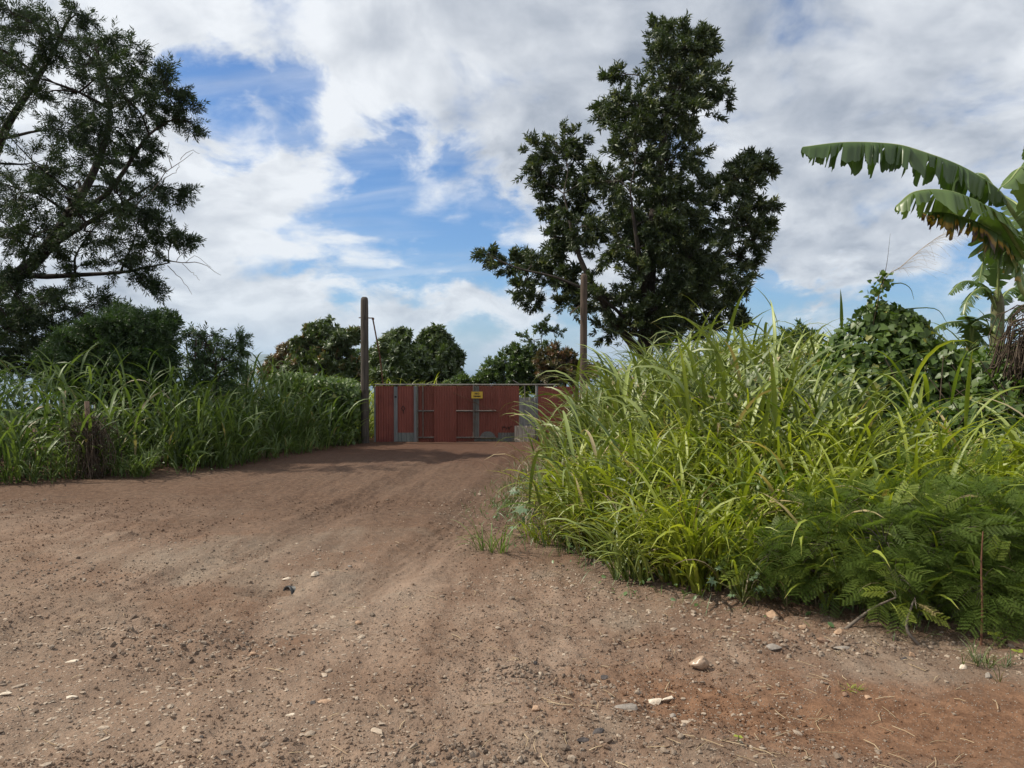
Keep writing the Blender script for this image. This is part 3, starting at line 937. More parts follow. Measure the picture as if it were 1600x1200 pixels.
for a in np.linspace(0, 2 * math.pi, 5)[:-1]:
    p0 = np.array([fx(630) + 0.055 * math.cos(a), GD - 0.022, fz(638) + 0.075 * math.sin(a)])
    a2 = a + math.pi / 2
    p1 = np.array([fx(630) + 0.055 * math.cos(a2), GD - 0.022, fz(638) + 0.075 * math.sin(a2)])
    mk.tube([p0, p1], 0.009, 4)
mk.tube([(fx(630), GD - 0.022, fz(642)), (fx(630.5), GD - 0.022, fz(646))], 0.009, 4)
mk.build('paint_mark', M['black'], t)

# gate leaf
t = thing('sheet_metal_gate', (fx(731), GD, GZ), 'wide red corrugated metal gate across the end of the dirt track', 'gate')
zt, zb_ = fz(603), fz(697)
corr_sheet('panel', fx(652), fx(679), zb_, zt, GD + 0.035, M['red_sheet'], t, seed=4, wav=.03)
corr_sheet('panel', fx(678), fx(713), fz(697.5), zt, GD - 0.045, M['red_light'], t, seed=5, wav=.03)
corr_sheet('panel', fx(712), fx(742), fz(690), zt, GD + 0.035, M['red_sheet'], t, seed=6)
corr_sheet('panel', fx(747), fx(778), fz(684), zt, GD + 0.035, M['red_sheet'], t, seed=7)
corr_sheet('panel', fx(777), fx(811), fz(676), zt, GD + 0.028, M['red_light'], t, seed=8)
tag(corr_sheet('panel', fx(741), fx(748.5), fz(696), zt, GD + 0.030, M['grey_sheet'], t, seed=9), 'narrow bare grey strip')
tag(corr_sheet('panel', fx(746), fx(808), fz(696.5), fz(675), GD + 0.046, M['grey_sheet'], t, seed=10, wav=.04), 'bare grey lower sheet')
tag(corr_sheet('panel', fx(712), fx(742), fz(697), fz(688), GD + 0.044, M['fibro'], t, seed=11, wav=.04), 'tan dusty strip along the bottom')
# arched unpainted patch
an = np.linspace(0, math.pi, 14)
cv = np.array([[fx(762) + 12 * PX * math.cos(a), GD + 0.012, fz(684) + 10 * PX * math.sin(a)] for a in an] + [[fx(762), GD + 0.012, fz(684)]])
cb = cv + np.array([0, 0.004, 0])
tag(MB().add(cv, [[i, i + 1, 14] for i in range(13)]).add(cb, [[i + 1, i, 14] for i in range(13)]).build('patch', M['grey_sheet'], t, smooth=False), 'round topped grey patch')
pipe_h('top_rail', fx(650), fx(874), topz, GD - 0.02, 0.024, t)
for x0, x1 in ((651, 678), (713, 775)):
    pipe_h('rail', fx(x0), fx(x1), fz(642), GD - 0.015, 0.024, t)
    pipe_h('rail', fx(x0), fx(x1), fz(683.5), GD - 0.015, 0.022, t)
pipe_v('upright', fx(661), fz(684), topz, GD - 0.040, 0.017, t)
pipe_v('upright', fx(740), fz(684), topz, GD - 0.040, 0.022, t)
pipe_v('upright', fx(652.5), fz(697), topz, GD - 0.02, 0.022, t)
MB().tube([(fx(708), GD - 0.07, fz(613)), (fx(757), GD - 0.075, fz(636)), (fx(809), GD - 0.06, fz(655))], 0.009, 5).build('cable', M['rust'], t)
MB().tube([(fx(801), GD, fz(594)), (fx(811), GD - 0.02, fz(600))], 0.014, 5).build('bent_rod', M['steel'], t)
mk = MB()
rg = np.random.default_rng(5)
for i in range(7):
    xa = fx(785 + i * 2.2); za = fz(rg.uniform(664, 669)); zb2 = fz(rg.uniform(668, 673))
    mk.tube([(xa, GD + 0.014, za), (xa + rg.uniform(-.04, .04), GD + 0.014, zb2)], 0.008, 4)
mk.tube([(fx(784), GD + 0.013, fz(667)), (fx(793), GD + 0.013, fz(669)), (fx(800), GD + 0.013, fz(666))], 0.007, 4)
mk.build('paint_mark', M['black'], t)
# chain link wire in front of the sheets
mb = MB()
x0, x1, z0, z1 = fx(653), fx(811), fz(694), topz
H = z1 - z0
for s in (1, -1):
    for q in np.arange(x0 - H, x1 + H, 0.085):
        a = np.array([q, z0]); b2 = np.array([q + s * H, z1])
        ts = sorted([np.clip((x0 - a[0]) / (s * H), 0, 1), np.clip((x1 - a[0]) / (s * H), 0, 1)])
        if ts[1] - ts[0] < 0.02: continue
        p0, p1 = a + (b2 - a) * ts[0], a + (b2 - a) * ts[1]
        mb.tube([(p0[0], GD - 0.062 + s * 0.002, p0[1]), (p1[0], GD - 0.062 + s * 0.002, p1[1])], 0.0022, 3, cap=False)
mb.build('wire_mesh', M['rust'], t)
pipe_v('post', fx(839), fz(698), fz(600), GD + 0.05, 0.045, t, 'grey_post')
pipe_v('post', fx(820), fz(640), fz(600), GD + 0.06, 0.018, t)

t = thing('sheet_fence', (fx(860), GD, GZ), 'red sheet metal fence end beside the tall bank grass', 'fence')
corr_sheet('panel', fx(840), fx(872), fz(697), fz(604), GD + 0.02, M['red_light'], t, seed=12)
corr_sheet('panel', fx(871), fx(905), fz(697), fz(604), GD + 0.012, M['red_sheet'], t, seed=13)
o = corr_sheet('corrugated_sheet', fx(811), fx(837), fz(697), fz(621), GD + 0.03, M['fibro_grey'], pitch=0.145, amp=0.02, seed=14)
tag(o, 'tall grey corrugated sheet closing the gap right of the gate', 'metal sheet')
o = corr_sheet('corrugated_sheet', fx(804), fx(836), fz(697.5), fz(665), GD - 0.16, M['fibro'], pitch=0.125, amp=0.022, seed=15, lean=0.16)
tag(o, 'low tan corrugated sheet leaning at the foot of the gate', 'metal sheet')

# sign
t = thing('warning_sign', (fx(745.5), GD - 0.09, fz(617)), 'small yellow sign reading NO TRESPASSING on the red gate', 'sign')
MB().box((fx(745.5), GD - 0.09, fz(617)), (17.5 * PX, 0.006, 10.5 * PX)).build('board', M['yellow'], t, smooth=False)


def text_mesh(body, size, loc, parent, mat, wide=1.0):
    cu = bpy.data.curves.new('lettering', 'FONT')
    cu.body = body; cu.size = size; cu.align_x = 'CENTER'; cu.align_y = 'CENTER'; cu.extrude = 0.001; cu.offset = 0.0035
    tmp = bpy.data.objects.new('lettering_tmp', cu); COL.objects.link(tmp)
    bpy.context.view_layer.update()
    me = bpy.data.meshes.new_from_object(tmp.evaluated_get(bpy.context.evaluated_depsgraph_get()))
    bpy.data.objects.remove(tmp)
    me.materials.clear(); me.materials.append(mat)
    o = bpy.data.objects.new('lettering', me); COL.objects.link(o)
    o.parent = parent
    o.location = np.array(loc) - np.array(parent.location)
    o.rotation_euler = (math.pi / 2, 0, 0)
    o.scale = (wide, 1, 1)
    return o


text_mesh('NO', 0.075, (fx(745.5), GD - 0.0955, fz(615)), t, M['black'], 1.15)
text_mesh('TRESPASSING', 0.060, (fx(745.5), GD - 0.0955, fz(619.2)), t, M['black'], 0.60)

# ------------------------------------------------------------------ grass
def blades(mb, base, az, th0, bend, length, width, r, segs=7, power=1.4, fold=0.25):
    """arching strap leaves: th0 start angle from vertical, bend added towards the tip"""
    N = len(base)
    s = np.linspace(0, 1, segs + 1)
    th = th0[:, None] + bend[:, None] * s[None] ** power
    ds = (length / segs)[:, None]
    h = np.cumsum(np.sin(th[:, :-1]) * ds, 1); v = np.cumsum(np.cos(th[:, :-1]) * ds, 1)
    h = np.c_[np.zeros(N), h]; v = np.c_[np.zeros(N), v]
    dirh = np.stack([np.cos(az), np.sin(az), np.zeros(N)], -1)
    side = np.stack([-np.sin(az), np.cos(az), np.zeros(N)], -1)
    sway = (rng.normal(size=N) * 0.10 * length)[:, None] * s[None] ** 2
    ctr = base[:, None] + dirh[:, None] * h[..., None] + np.array([0, 0, 1.0]) * v[..., None] + side[:, None] * sway[..., None]
    prof = np.minimum(1.0, 0.45 + 2.2 * s) * np.clip(1.0 - s ** 2.6, 0.03, 1)
    hw = (width / 2)[:, None] * prof[None]
    nor = np.stack([-np.cos(th) * np.cos(az)[:, None], -np.cos(th) * np.sin(az)[:, None], np.sin(th)], -1)
    tw = (rng.normal(size=N) * 0.7)[:, None] * s[None]
    sd = side[:, None] * np.cos(tw)[..., None] + nor * np.sin(tw)[..., None]
    L = ctr - sd * hw[..., None]; Rr = ctr + sd * hw[..., None]
    C = ctr - nor * (hw * fold)[..., None]
    V = np.stack([L, C, Rr], 2).reshape(N, -1, 3)
    kk = (segs + 1) * 3
    i = np.arange(segs)[:, None] * 3 + np.arange(2)[None]
    f = np.stack([i, i + 1, i + 4, i + 3], -1).reshape(-1, 4)
    ff = (f[None] + (np.arange(N) * kk)[:, None, None]).reshape(-1, 4)
    mb.add(V.reshape(-1, 3), ff, np.repeat(r, kk), np.tile(np.repeat(s, 3), N))


def clumps(mb, ctr, H, stems=9, leaves=6, leaf_len=0.75, width=0.022, spread=0.12, tilt=(4, 24), stem_mb=None, lean=None, tone=0.0, basal=4):
    """tall tussocks: stems fanning from a crown, strap leaves leaving them at every height"""
    n = len(ctr)
    cs = np.repeat(np.arange(n), stems)
    N = len(cs)
    off = rng.normal(size=(N, 2)) * spread
    base = ctr[cs].copy(); base[:, :2] += off
    base[:, 2] = height(base[:, 0], base[:, 1]) - 0.03
    az = np.arctan2(off[:, 1], off[:, 0]) + rng.normal(size=N) * 0.7
    tl = np.radians(rng.uniform(*tilt, N))
    hh = H[cs] * rng.uniform(0.62, 0.95, N)
    dirh = np.stack([np.cos(az), np.sin(az), np.zeros(N)], -1)
    if lean is not None: dirh = dirh + np.asarray(lean)[None]

    def at(s, i):
        a = tl[i] * (0.5 + 0.8 * s)
        return base[i] + dirh[i] * (np.sin(a) * s * hh[i])[:, None] + np.array([0, 0, 1.0]) * (np.cos(a) * s * hh[i])[:, None]
    ctone = rng.normal(0.42 + tone, 0.17, n)
    idx = np.repeat(np.arange(N), leaves)
    K = len(idx)
    s = (np.tile(np.arange(leaves), N) + rng.random(K)) / leaves
    p = at(s * 0.98, idx)
    la = az[idx] + rng.normal(size=K) * 1.3
    th0 = np.radians(rng.uniform(8, 38, K))
    bend = np.radians(rng.uniform(45, 135, K))
    ln = leaf_len * rng.uniform(0.6, 1.2, K) * (0.75 + 0.35 * s)
    wd = width * rng.uniform(0.65, 1.25, K)
    r = np.where(rng.random(K) > 0.96, 1.0, np.clip(ctone[cs[idx]] + rng.normal(size=K) * 0.24, 0, 0.90))
    blades(mb, p, la, th0, bend, ln, wd, r)
    if basal:
        idx = np.repeat(np.arange(N), basal); K = len(idx)
        la = az[idx] + rng.normal(size=K) * 0.9
        ln = leaf_len * rng.uniform(0.7, 1.35, K)
        r = np.clip(ctone[cs[idx]] + rng.normal(size=K) * 0.2, 0, 0.90)
        blades(mb, base[idx], la, np.radians(rng.uniform(5, 35, K)), np.radians(rng.uniform(30, 110, K)), ln, width * rng.uniform(.6, 1.1, K), r)
    if stem_mb is not None:
        for i in range(N):
            q = np.array([i] * 4)
            stem_mb.tube(at(np.linspace(0, 1, 4), q), [0.0045, 0.004, 0.0035, 0.002], 3, cap=False)


def scatter(n, x0, x1, y0, y1, cond):
    x = rng.uniform(x0, x1, n); y = rng.uniform(y0, y1, n)
    k_ = cond(x, y)
    x, y = x[k_], y[k_]
    return np.c_[x, y, height(x, y)]


LEAF_OVAL = (np.array([[0, 0, 0], [-.28, .35, .05], [0, .5, -.02], [.28, .35, .05], [-.22, .75, .03], [0, 1, -.08], [.22, .75, .03]]),
             np.array([[0, 2, 1], [0, 3, 2], [1, 2, 4], [2, 3, 6], [2, 6, 5], [2, 5, 4]]), np.array([0, .3, .3, .3, .7, 1, .7]))
LEAF_HEART = (np.array([[0, 0, 0], [-.42, -.10, .10], [-.52, .25, .10], [-.30, .65, .02], [0, 1, -.12], [.30, .65, .02], [.52, .25, .10], [.42, -.10, .10], [0, .35, -.02]]),
              np.array([[0, 8, 1], [1, 8, 2], [2, 8, 3], [3, 8, 4], [4, 8, 5], [5, 8, 6], [6, 8, 7], [7, 8, 0]]), np.array([0, .2, .3, .7, 1, .7, .3, .2, .4]))


def frame_from(yaxis, zaxis):
    """matrices whose y column is the leaf direction and z column the leaf normal"""
    y = nrm(yaxis); x = nrm(np.cross(y, zaxis)); z = np.cross(x, y)
    return np.stack([x, y, z], -1)


def left_bank():
    mb, sm = MB(), MB()
    c = scatter(1150, -21, -4.4, 9.5, 23.5, lambda x, y: (left_d(x, y) > 0.15) & (left_d(x, y) < 4.2) & (x > -0.72 * y - 2.6))
    ld = left_d(c[:, 0], c[:, 1])
    keep = rng.random(len(c)) < np.where(ld < 1.6, 1.0, 0.55)
    c, ld = c[keep], ld[keep]
    H = (1.10 + 0.92 * sstep(0.1, 1.5, ld)) * rng.uniform(0.80, 1.15, len(c))
    H *= 1 + 0.22 * (fbm(c[:, 0] * 0.5, c[:, 1] * 0.5, 91, 2) - 0.5)
    clumps(mb, c, H, stems=6, leaves=4, leaf_len=0.95, width=0.048, stem_mb=None, basal=2)
    # low fringe along the track
    c = scatter(1400, -21, -4.2, 9.0, 23.5, lambda x, y: (left_d(x, y) > -0.18) & (left_d(x, y) < 0.55) & (x > -0.72 * y - 1.5))
    c = c[rng.random(len(c)) < 0.75]
    clumps(mb, c, rng.uniform(0.25, 0.7, len(c)), stems=5, leaves=4, leaf_len=0.45, width=0.020, tilt=(10, 50), basal=2)
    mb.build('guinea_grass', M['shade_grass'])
    return bpy.data.objects['guinea_grass']


tag(left_bank(), 'tall blue green guinea grass bank in shade along the left side', kind='stuff')


def thicket():
    mb = MB()
    c = scatter(15000, -17, -4.6, 15.5, 25.0, lambda x, y: (left_d(x, y) > 2.6) & (left_d(x, y) < 5.2) & (x > -0.72 * y - 1.5))
    hgt = 1.55 + 0.5 * (fbm(c[:, 0] * .8, c[:, 1] * .8, 66, 3) - .5)
    p = c + np.c_[np.zeros((len(c), 2)), hgt * rng.random(len(c)) ** 0.7]
    n_ = nrm(np.c_[rng.normal(size=(len(c), 2)) * .7, np.ones(len(c))])
    tang = nrm(np.cross(n_, rng.normal(size=(len(c), 3))))
    Mx = frame_from(tang + [0, 0, -.3], n_) * (0.16 * rng.uniform(.6, 1.3, len(c)))[:, None, None]
    mb.inst(LEAF_OVAL, Mx, p, np.clip(rng.normal(.4, .2, len(c)), 0, 1))
    tag(mb.build('undergrowth', M['bush']), 'dark leafy undergrowth behind the left grass bank', kind='stuff')


def right_bank():
    mb = MB()
    def zone(x, y):
        return (right_d(x, y) > 0.35) & (x < 0.75 * y + 1.6) & (y < 21.5)
    c = scatter(2300, -0.5, 13, 4, 21.5, zone)
    rd = right_d(c[:, 0], c[:, 1]); sl = c[:, 0] / c[:, 1]
    # keep the visible skirt dense, the hidden back thin; leave room for the vine heap and the banana ground
    keep = rng.random(len(c)) < np.where(rd < 4.0, 0.9, 0.5)
    vine = ((c[:, 0] - 4.7) / 1.7) ** 2 + ((c[:, 1] - 9.2) / 1.4) ** 2 < 1
    keep &= ~vine
    keep &= ~((sl > 0.46) & (c[:, 1] > 6.4) & (rng.random(len(c)) < 0.9))
    keep &= ~((rd < 1.7) & (c[:, 1] < 8.2))
    keep &= ~((rd < np.where(c[:, 1] > 12, 1.65, 1.35)) & (c[:, 1] > 8.2))
    c, rd, sl = c[keep], rd[keep], sl[keep]
    H = (1.00 + 0.60 * sstep(0.3, 2.5, rd)) * rng.uniform(0.78, 1.18, len(c))
    H *= 1 - 0.20 * sstep(15, 20, c[:, 1])
    H *= 1 - 0.45 * sstep(0.33, 0.44, sl) * sstep(9.8, 8.8, c[:, 1])
    clumps(mb, c, H, stems=6, leaves=4, leaf_len=0.90, width=0.044, tilt=(4, 28), basal=2, lean=(-0.22, -0.10, 0))
    # drooping skirt on the track side
    c = scatter(900, -0.6, 3, 7.4, 21, lambda x, y: (right_d(x, y) > np.where(y > 12, 1.35, np.where(y > 8.2, 1.05, 0.3))) & (right_d(x, y) < 2.0))
    clumps(mb, c, rng.uniform(0.6, 1.15, len(c)), stems=4, leaves=4, leaf_len=0.82, width=0.040, tilt=(8, 36), basal=2, lean=(-0.2, -0.1, 0))
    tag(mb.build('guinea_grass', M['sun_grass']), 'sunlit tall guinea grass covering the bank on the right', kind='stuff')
    # fresh young growth in front
    mb = MB()
    c = scatter(900, 0.2, 6, 4.6, 8.6, lambda x, y: (right_d(x, y) > 0.35) & (right_d(x, y) < 2.3) & (x < 0.72 * y + 0.5))
    rd = right_d(c[:, 0], c[:, 1])
    keep = ~((c[:, 0] > 1.75) & (rd < 0.75) & (rng.random(len(c)) < 0.93)) & (rng.random(len(c)) < np.where(c[:, 0] > 2.6, 0.6, 0.9))
    c, rd = c[keep], rd[keep]
    H = (0.50 + 0.35 * sstep(0.3, 1.6, rd) + 0.12 * sstep(1.8, 2.8, c[:, 0])) * rng.uniform(0.85, 1.2, len(c))
    H *= 1 - 0.32 * sstep(0.42, 0.56, c[:, 0] / c[:, 1])
    clumps(mb, c, H, stems=6, leaves=4, leaf_len=0.72, width=0.032, tilt=(4, 30), basal=4, lean=(-0.2, -0.1, 0), tone=0.05)
    tag(mb.build('young_grass', M['fresh_grass']), 'bright yellow green young grass in front of the right bank', kind='stuff')
    # dead thatch inside the bank
    mb = MB()
    c = scatter(700, -0.4, 8, 4.8, 20, lambda x, y: (right_d(x, y) > 0.25) & (right_d(x, y) < 2.6) & (x < 0.72 * y + 0.6))
    clumps(mb, c, rng.uniform(0.4, 0.9, len(c)), stems=5, leaves=4, leaf_len=0.45, width=0.010, tilt=(10, 60), basal=2)
    tag(mb.build('dry_grass', M['dry_grass']), 'dry brown thatch inside the right bank', kind='stuff')


thicket()


def pole_hedge():
    b = np.array([-5.3, 22.6, float(height(-5.3, 22.6))])
    t = thing('creeper_hedge', b, 'dense creeper covered hedge filling in beside the grey pole', 'hedge')
    n = 5200
    x = rng.uniform(-6.9, -4.40, n); y = rng.uniform(21.6, 23.8, n)
    top = 1.85 + 0.35 * (fbm(x * 1.3, y * 1.3, 88, 3) - 0.5) - 0.35 * sstep(-4.8, -4.3, x)
    z = height(x, y) + top * rng.random(n) ** 0.45
    n_ = nrm(np.c_[rng.normal(size=(n, 1)) * .6, rng.normal(size=(n, 1)) * .4 - .6, np.ones((n, 1)) * .8])
    tg = nrm(np.cross(n_, rng.normal(size=(n, 3))))
    MB().inst(LEAF_HEART, frame_from(tg + [0, 0, -.5], n_) * (0.11 * rng.uniform(.6, 1.3, n))[:, None, None], np.c_[x, y, z], np.clip(rng.normal(.5, .2, n), 0, 1)).build('foliage', M['vine'], t)
    w = MB()
    for i in range(40):
        p = np.array([rng.uniform(-6.6, -4.6), rng.uniform(22, 23.5), 0]); p[2] = float(height(p[0], p[1]))
        w.tube(spline([p, p + [rng.normal() * .1, 0, .8], p + [rng.normal() * .2, -.1, 1.6]], 6), np.linspace(.02, .006, 6), 4, cap=False)
    w.build('stem', M['bark'], t)


pole_hedge()
right_bank()


def back_grass():
    mb = MB()
    c = scatter(330, -6.5, 3.6, 24.0, 27.5, lambda x, y: (x < -2.6) | (rng.random(len(x)) < 0.55))
    H = np.where(c[:, 0] < -2.4, 1.75, 1.35) * rng.uniform(0.85, 1.12, len(c))
    clumps(mb, c, H, stems=6, leaves=5, leaf_len=0.7, width=0.026, basal=1, tone=0.1)
    tag(mb.build('tall_grass', M['fresh_grass']), 'sunlit yellow green grass showing above the red gate', kind='stuff')


back_grass()


def tussock(name, px, py, H, stems, label, mat, leaf_len=0.7, width=0.024, tilt=(5, 30), basal=8, at=None, spread=0.07):
    g = ground_at(px, py) if at is None else np.array([at[0], at[1], float(height(*at))])
    mb = MB()
    clumps(mb, g[None], np.array([H]), stems=stems, leaves=5, leaf_len=leaf_len, width=width, tilt=tilt, basal=basal, spread=spread)
    return tag(mb.build(name, M[mat], origin=g), label, 'grass clump')


tussock('grass_tussock', 985, 905, 0.36, 9, 'drooping grass tussock spilling onto the dirt at the bank corner', 'sun_grass', 0.66, 0.022, (15, 60), 9)
tussock('grass_tussock', 1130, 880, 0.7, 9, 'upright yellow green tussock just behind the bank corner', 'fresh_grass', 0.6, 0.02, (3, 20), 8, at=(1.65, 6.6))
tussock('grass_tussock', 1470, 800, 1.35, 8, 'tall sheaf of broad blades in front of the leafy vines at right', 'fresh_grass', 0.85, 0.036, (2, 14), 5, at=(3.85, 7.0))
tussock('grass_tussock', 1300, 800, 1.45, 7, 'tall narrow grass sheaf in front of the vine heap', 'sun_grass', 0.85, 0.034, (2, 14), 4, at=(3.05, 7.6))
tussock('grass_tussock', 770, 862, 0.05, 6, 'flattened blue green grass tuft lying on the dirt', 'shade_grass', 0.42, 0.014, (60, 88), 3)
tussock('grass_tussock', 852, 848, 0.16, 6, 'small splayed grass tuft at the foot of the bank', 'fresh_grass', 0.40, 0.014, (25, 70), 5)
tussock('grass_tussock', 225, 745, 0.5, 8, 'low arching grass tuft spilling onto the track at left', 'shade_grass', 0.6, 0.024, (30, 75), 6)
tussock('grass_tussock', 118, 748, 0.45, 7, 'low upright grass tuft beside the bleached stake', 'shade_grass', 0.5, 0.026, (5, 30), 5)
tussock('grass_tussock', 222, 700, 2.05, 4, 'single tall spiky grass sheaf rising above the left bank', 'shade_grass', 0.8, 0.036, (1, 8), 2, at=(-7.35, 15.1))
tussock('grass_tussock', 1536, 1040, 0.07, 12, 'small wiry grass tuft on the gravel at the right edge', 'sun_grass', 0.16, 0.004, (10, 60), 6)
tussock('grass_tussock', 1330, 1078, 0.02, 4, 'tiny green grass sprig on the dirt at right', 'fresh_grass', 0.07, 0.006, (40, 80), 4, spread=0.02)

# small weeds and creeping plants at the foot of the banks
def leaf_cloud(mb, pts, nor, size, tmpl=LEAF_OVAL, droop=0.5, r0=0.45, rs=0.2, odd=0.04):
    n = len(pts)
    tang = nrm(np.cross(nor, rng.normal(size=(n, 3))))
    y = tang + np.array([0, 0, -droop]) + 0.3 * nor * rng.normal(size=(n, 1))
    z = nor + rng.normal(size=(n, 3)) * 0.35
    Mx = frame_from(y, z) * (size * rng.uniform(0.6, 1.25, n))[:, None, None]
    r = np.clip(rng.normal(r0, rs, n) + np.where(rng.random(n) < odd, 0.6, 0), 0, 1)
    mb.inst(tmpl, Mx, pts, r)


def weeds():
    mb = MB()
    c = scatter(9000, -0.9, 7, 4.3, 15, lambda x, y: (right_d(x, y) > -0.22) & (right_d(x, y) < 1.0) & (x < 0.72 * y + .5))
    w = rng.random(len(c)) < np.where(right_d(c[:, 0], c[:, 1]) < 0.05, 0.35, 0.9) * sstep(0.3, 0.55, fbm(c[:, 0] * 2, c[:, 1] * 2, 55, 2))
    c = c[w]
    up = c + np.c_[np.zeros((len(c), 2)), rng.random(len(c)) ** 1.3 * 0.40 * sstep(-0.25, 0.5, right_d(c[:, 0], c[:, 1])) + 0.015]
    leaf_cloud(mb, up, nrm(np.c_[rng.normal(size=(len(c), 2)) * 0.5 - [0.2, 0.2], np.ones(len(c))]), 0.045, droop=0.1)
    c = scatter(9000, -1.2, 1.6, 7.4, 18, lambda x, y: (right_d(x, y) > -0.45) & (right_d(x, y) < 0.95))
    c = c[rng.random(len(c)) < (0.15 + 0.85 * sstep(-0.3, 0.4, right_d(c[:, 0], c[:, 1]))) * sstep(0.15, 0.45, fbm(c[:, 0] * 2.5, c[:, 1] * 2.5, 56, 2))]
    n = len(c)
    blades(mb, c, rng.random(n) * 6.28, np.radians(rng.uniform(5, 60, n)), np.radians(rng.uniform(10, 70, n)), rng.uniform(0.08, 0.42, n) * (0.4 + 0.6 * sstep(-0.3, 0.5, right_d(c[:, 0], c[:, 1]))), np.full(n, 0.009), rng.uniform(.2, .9, n), segs=3)
    c = scatter(5000, 0.0, 5.5, 4.0, 7.8, lambda x, y: (right_d(x, y) > -0.30) & (right_d(x, y) < 0.40) & (x < 0.72 * y + .4))
    c = c[rng.random(len(c)) < (0.08 + 0.92 * sstep(-0.25, 0.3, right_d(c[:, 0], c[:, 1]))) * sstep(0.30, 0.60, fbm(c[:, 0] * 3, c[:, 1] * 3, 57, 2))]
    n = len(c)
    blades(mb, c, rng.random(n) * 6.28, np.radians(rng.uniform(10, 75, n)), np.radians(rng.uniform(10, 60, n)), rng.uniform(0.04, 0.20, n), np.full(n, 0.006), rng.uniform(.2, .95, n), segs=3)
    tag(mb.build('weeds', M['weed']), 'low mixed weeds along the foot of the right bank', kind='stuff')
    mb = MB()
    c = scatter(5000, -14, -4.2, 10, 23, lambda x, y: (left_d(x, y) > -0.25) & (left_d(x, y) < 0.4))
    c = c[rng.random(len(c)) < 0.6]
    up = c + np.c_[np.zeros((len(c), 2)), rng.random(len(c)) ** 2 * 0.25 + 0.01]
    leaf_cloud(mb, up, nrm(np.c_[rng.normal(size=(len(c), 2)) * 0.5, np.ones(len(c))]), 0.05, droop=0.1)
    tag(mb.build('weeds', M['weed']), 'low weeds and leaf litter along the foot of the left bank', kind='stuff')


weeds()


def castor(px, py, d, n, label, seed, hgt=0.3, size=0.16):
    """young plant with pale lobed leaves"""
    rg = np.random.default_rng(seed)
    b = P(px, py, d); b[2] = float(height(b[0], b[1]))
    t = thing('lobed_weed', b, label, 'plant')
    st = MB()
    for i in range(n):
        a = rg.random() * 6.28; rr = rg.uniform(0.05, 0.26); h = hgt * rg.uniform(0.45, 1.1)
        tip = b + np.array([rr * math.cos(a) - 0.08, rr * math.sin(a) - 0.06, h])
        st.tube([b, (b + tip) / 2 + np.array([0, 0, h * 0.2]), tip], [0.006, 0.005, 0.003], 4)
        V, Fc, T = [[0, 0, 0]], [], [0]
        lobes = 7
        for q in range(lobes):
            aa = R(-130 + 260 * q / (lobes - 1)); L = 1 - 0.35 * abs(q - 3) / 3
            for da, l in ((-0.16, 0.55), (0, 1.0), (0.16, 0.55)):
                V.append([L * l * math.sin(aa + da), L * l * math.cos(aa + da), -0.12 * l * l]); T.append(l)
            k0 = 1 + q * 3
            Fc += [[0, k0 + 1, k0], [0, k0 + 2, k0 + 1]]
            if q: Fc.append([0, k0, k0 - 1])
        V = np.array(V) * size * rg.uniform(0.6, 1.1)
        outw = np.array([math.cos(a) - 0.4, math.sin(a) - 0.5, 0])
        Mx = frame_from((outw * 0.8 + [0, 0, -0.25])[None], (np.array([-0.2, -0.45, 0.85]) + rg.normal(size=3) * .2)[None])
        MB().inst((V, np.array(Fc), np.array(T)), Mx, tip[None], np.array([rg.uniform(.2, .9)])).build('leaf', M['castor'], t)
    st.build('stem', M['stem'], t)


castor(862, 765, 8.8, 9, 'pale lobed-leaf weed under the drooping grass, the largest of its kind', 1, 0.42)
castor(826, 748, 9.8, 7, 'pale lobed-leaf weed on the track edge nearest the gate', 2, 0.36, 0.13)
castor(815, 800, 8.4, 3, 'small pale lobed weed low on the dirt edge', 3, 0.16, 0.11)
castor(1160, 905, 5.75, 9, 'grey green lobed weed between bright grass and feathery shrub', 4, 0.24, 0.06)
castor(935, 765, 8.2, 3, 'pale lobed-leaf weed half hidden deep in the bank grass', 5, 0.5, 0.14)


def seedling(px, py, label, seed, size=0.05):
    g = ground_at(px, py)
    t = thing('seedling', g, label, 'plant')
    rg = np.random.default_rng(seed)
    MB().tube([g, g + [0, 0, size * 1.1]], 0.0025, 4).build('stem', M['stem'], t)
    for i in range(4):
        a = i * 1.57 + rg.random()
        y = np.array([[math.cos(a), math.sin(a), 0.15]])
        MB().inst((LEAF_OVAL[0] * size * rg.uniform(.8, 1.2), LEAF_OVAL[1], LEAF_OVAL[2]), frame_from(y, np.array([[0, -.3, 1.0]])), (g + [0, 0, size * (0.7 + .15 * i)])[None], np.array([.8])).build('leaf', M['fresh_grass'], t)


seedling(1553, 1004, 'bright green broad-leaved seedling on the gravel by the lone stalk', 1, 0.055)
seedling(1590, 1028, 'small bright seedling at the right edge by the reddish stone', 2, 0.045)
seedling(1154, 1159, 'tiny green sprout alone on the red dirt', 3, 0.025)

g = ground_at(1533, 1008)
o = MB().tube(spline([g - [0, 0, .03], g + [0.004, 0, 0.25], g + [0.0, 0.01, 0.50], g + [0.008, 0.01, 0.72]], 8), np.linspace(0.008, 0.004, 8), 5).build('dry_stalk', M['rust'], origin=g)
tag(o, 'thin bare reddish stalk standing upright at the lower right', 'stalk')

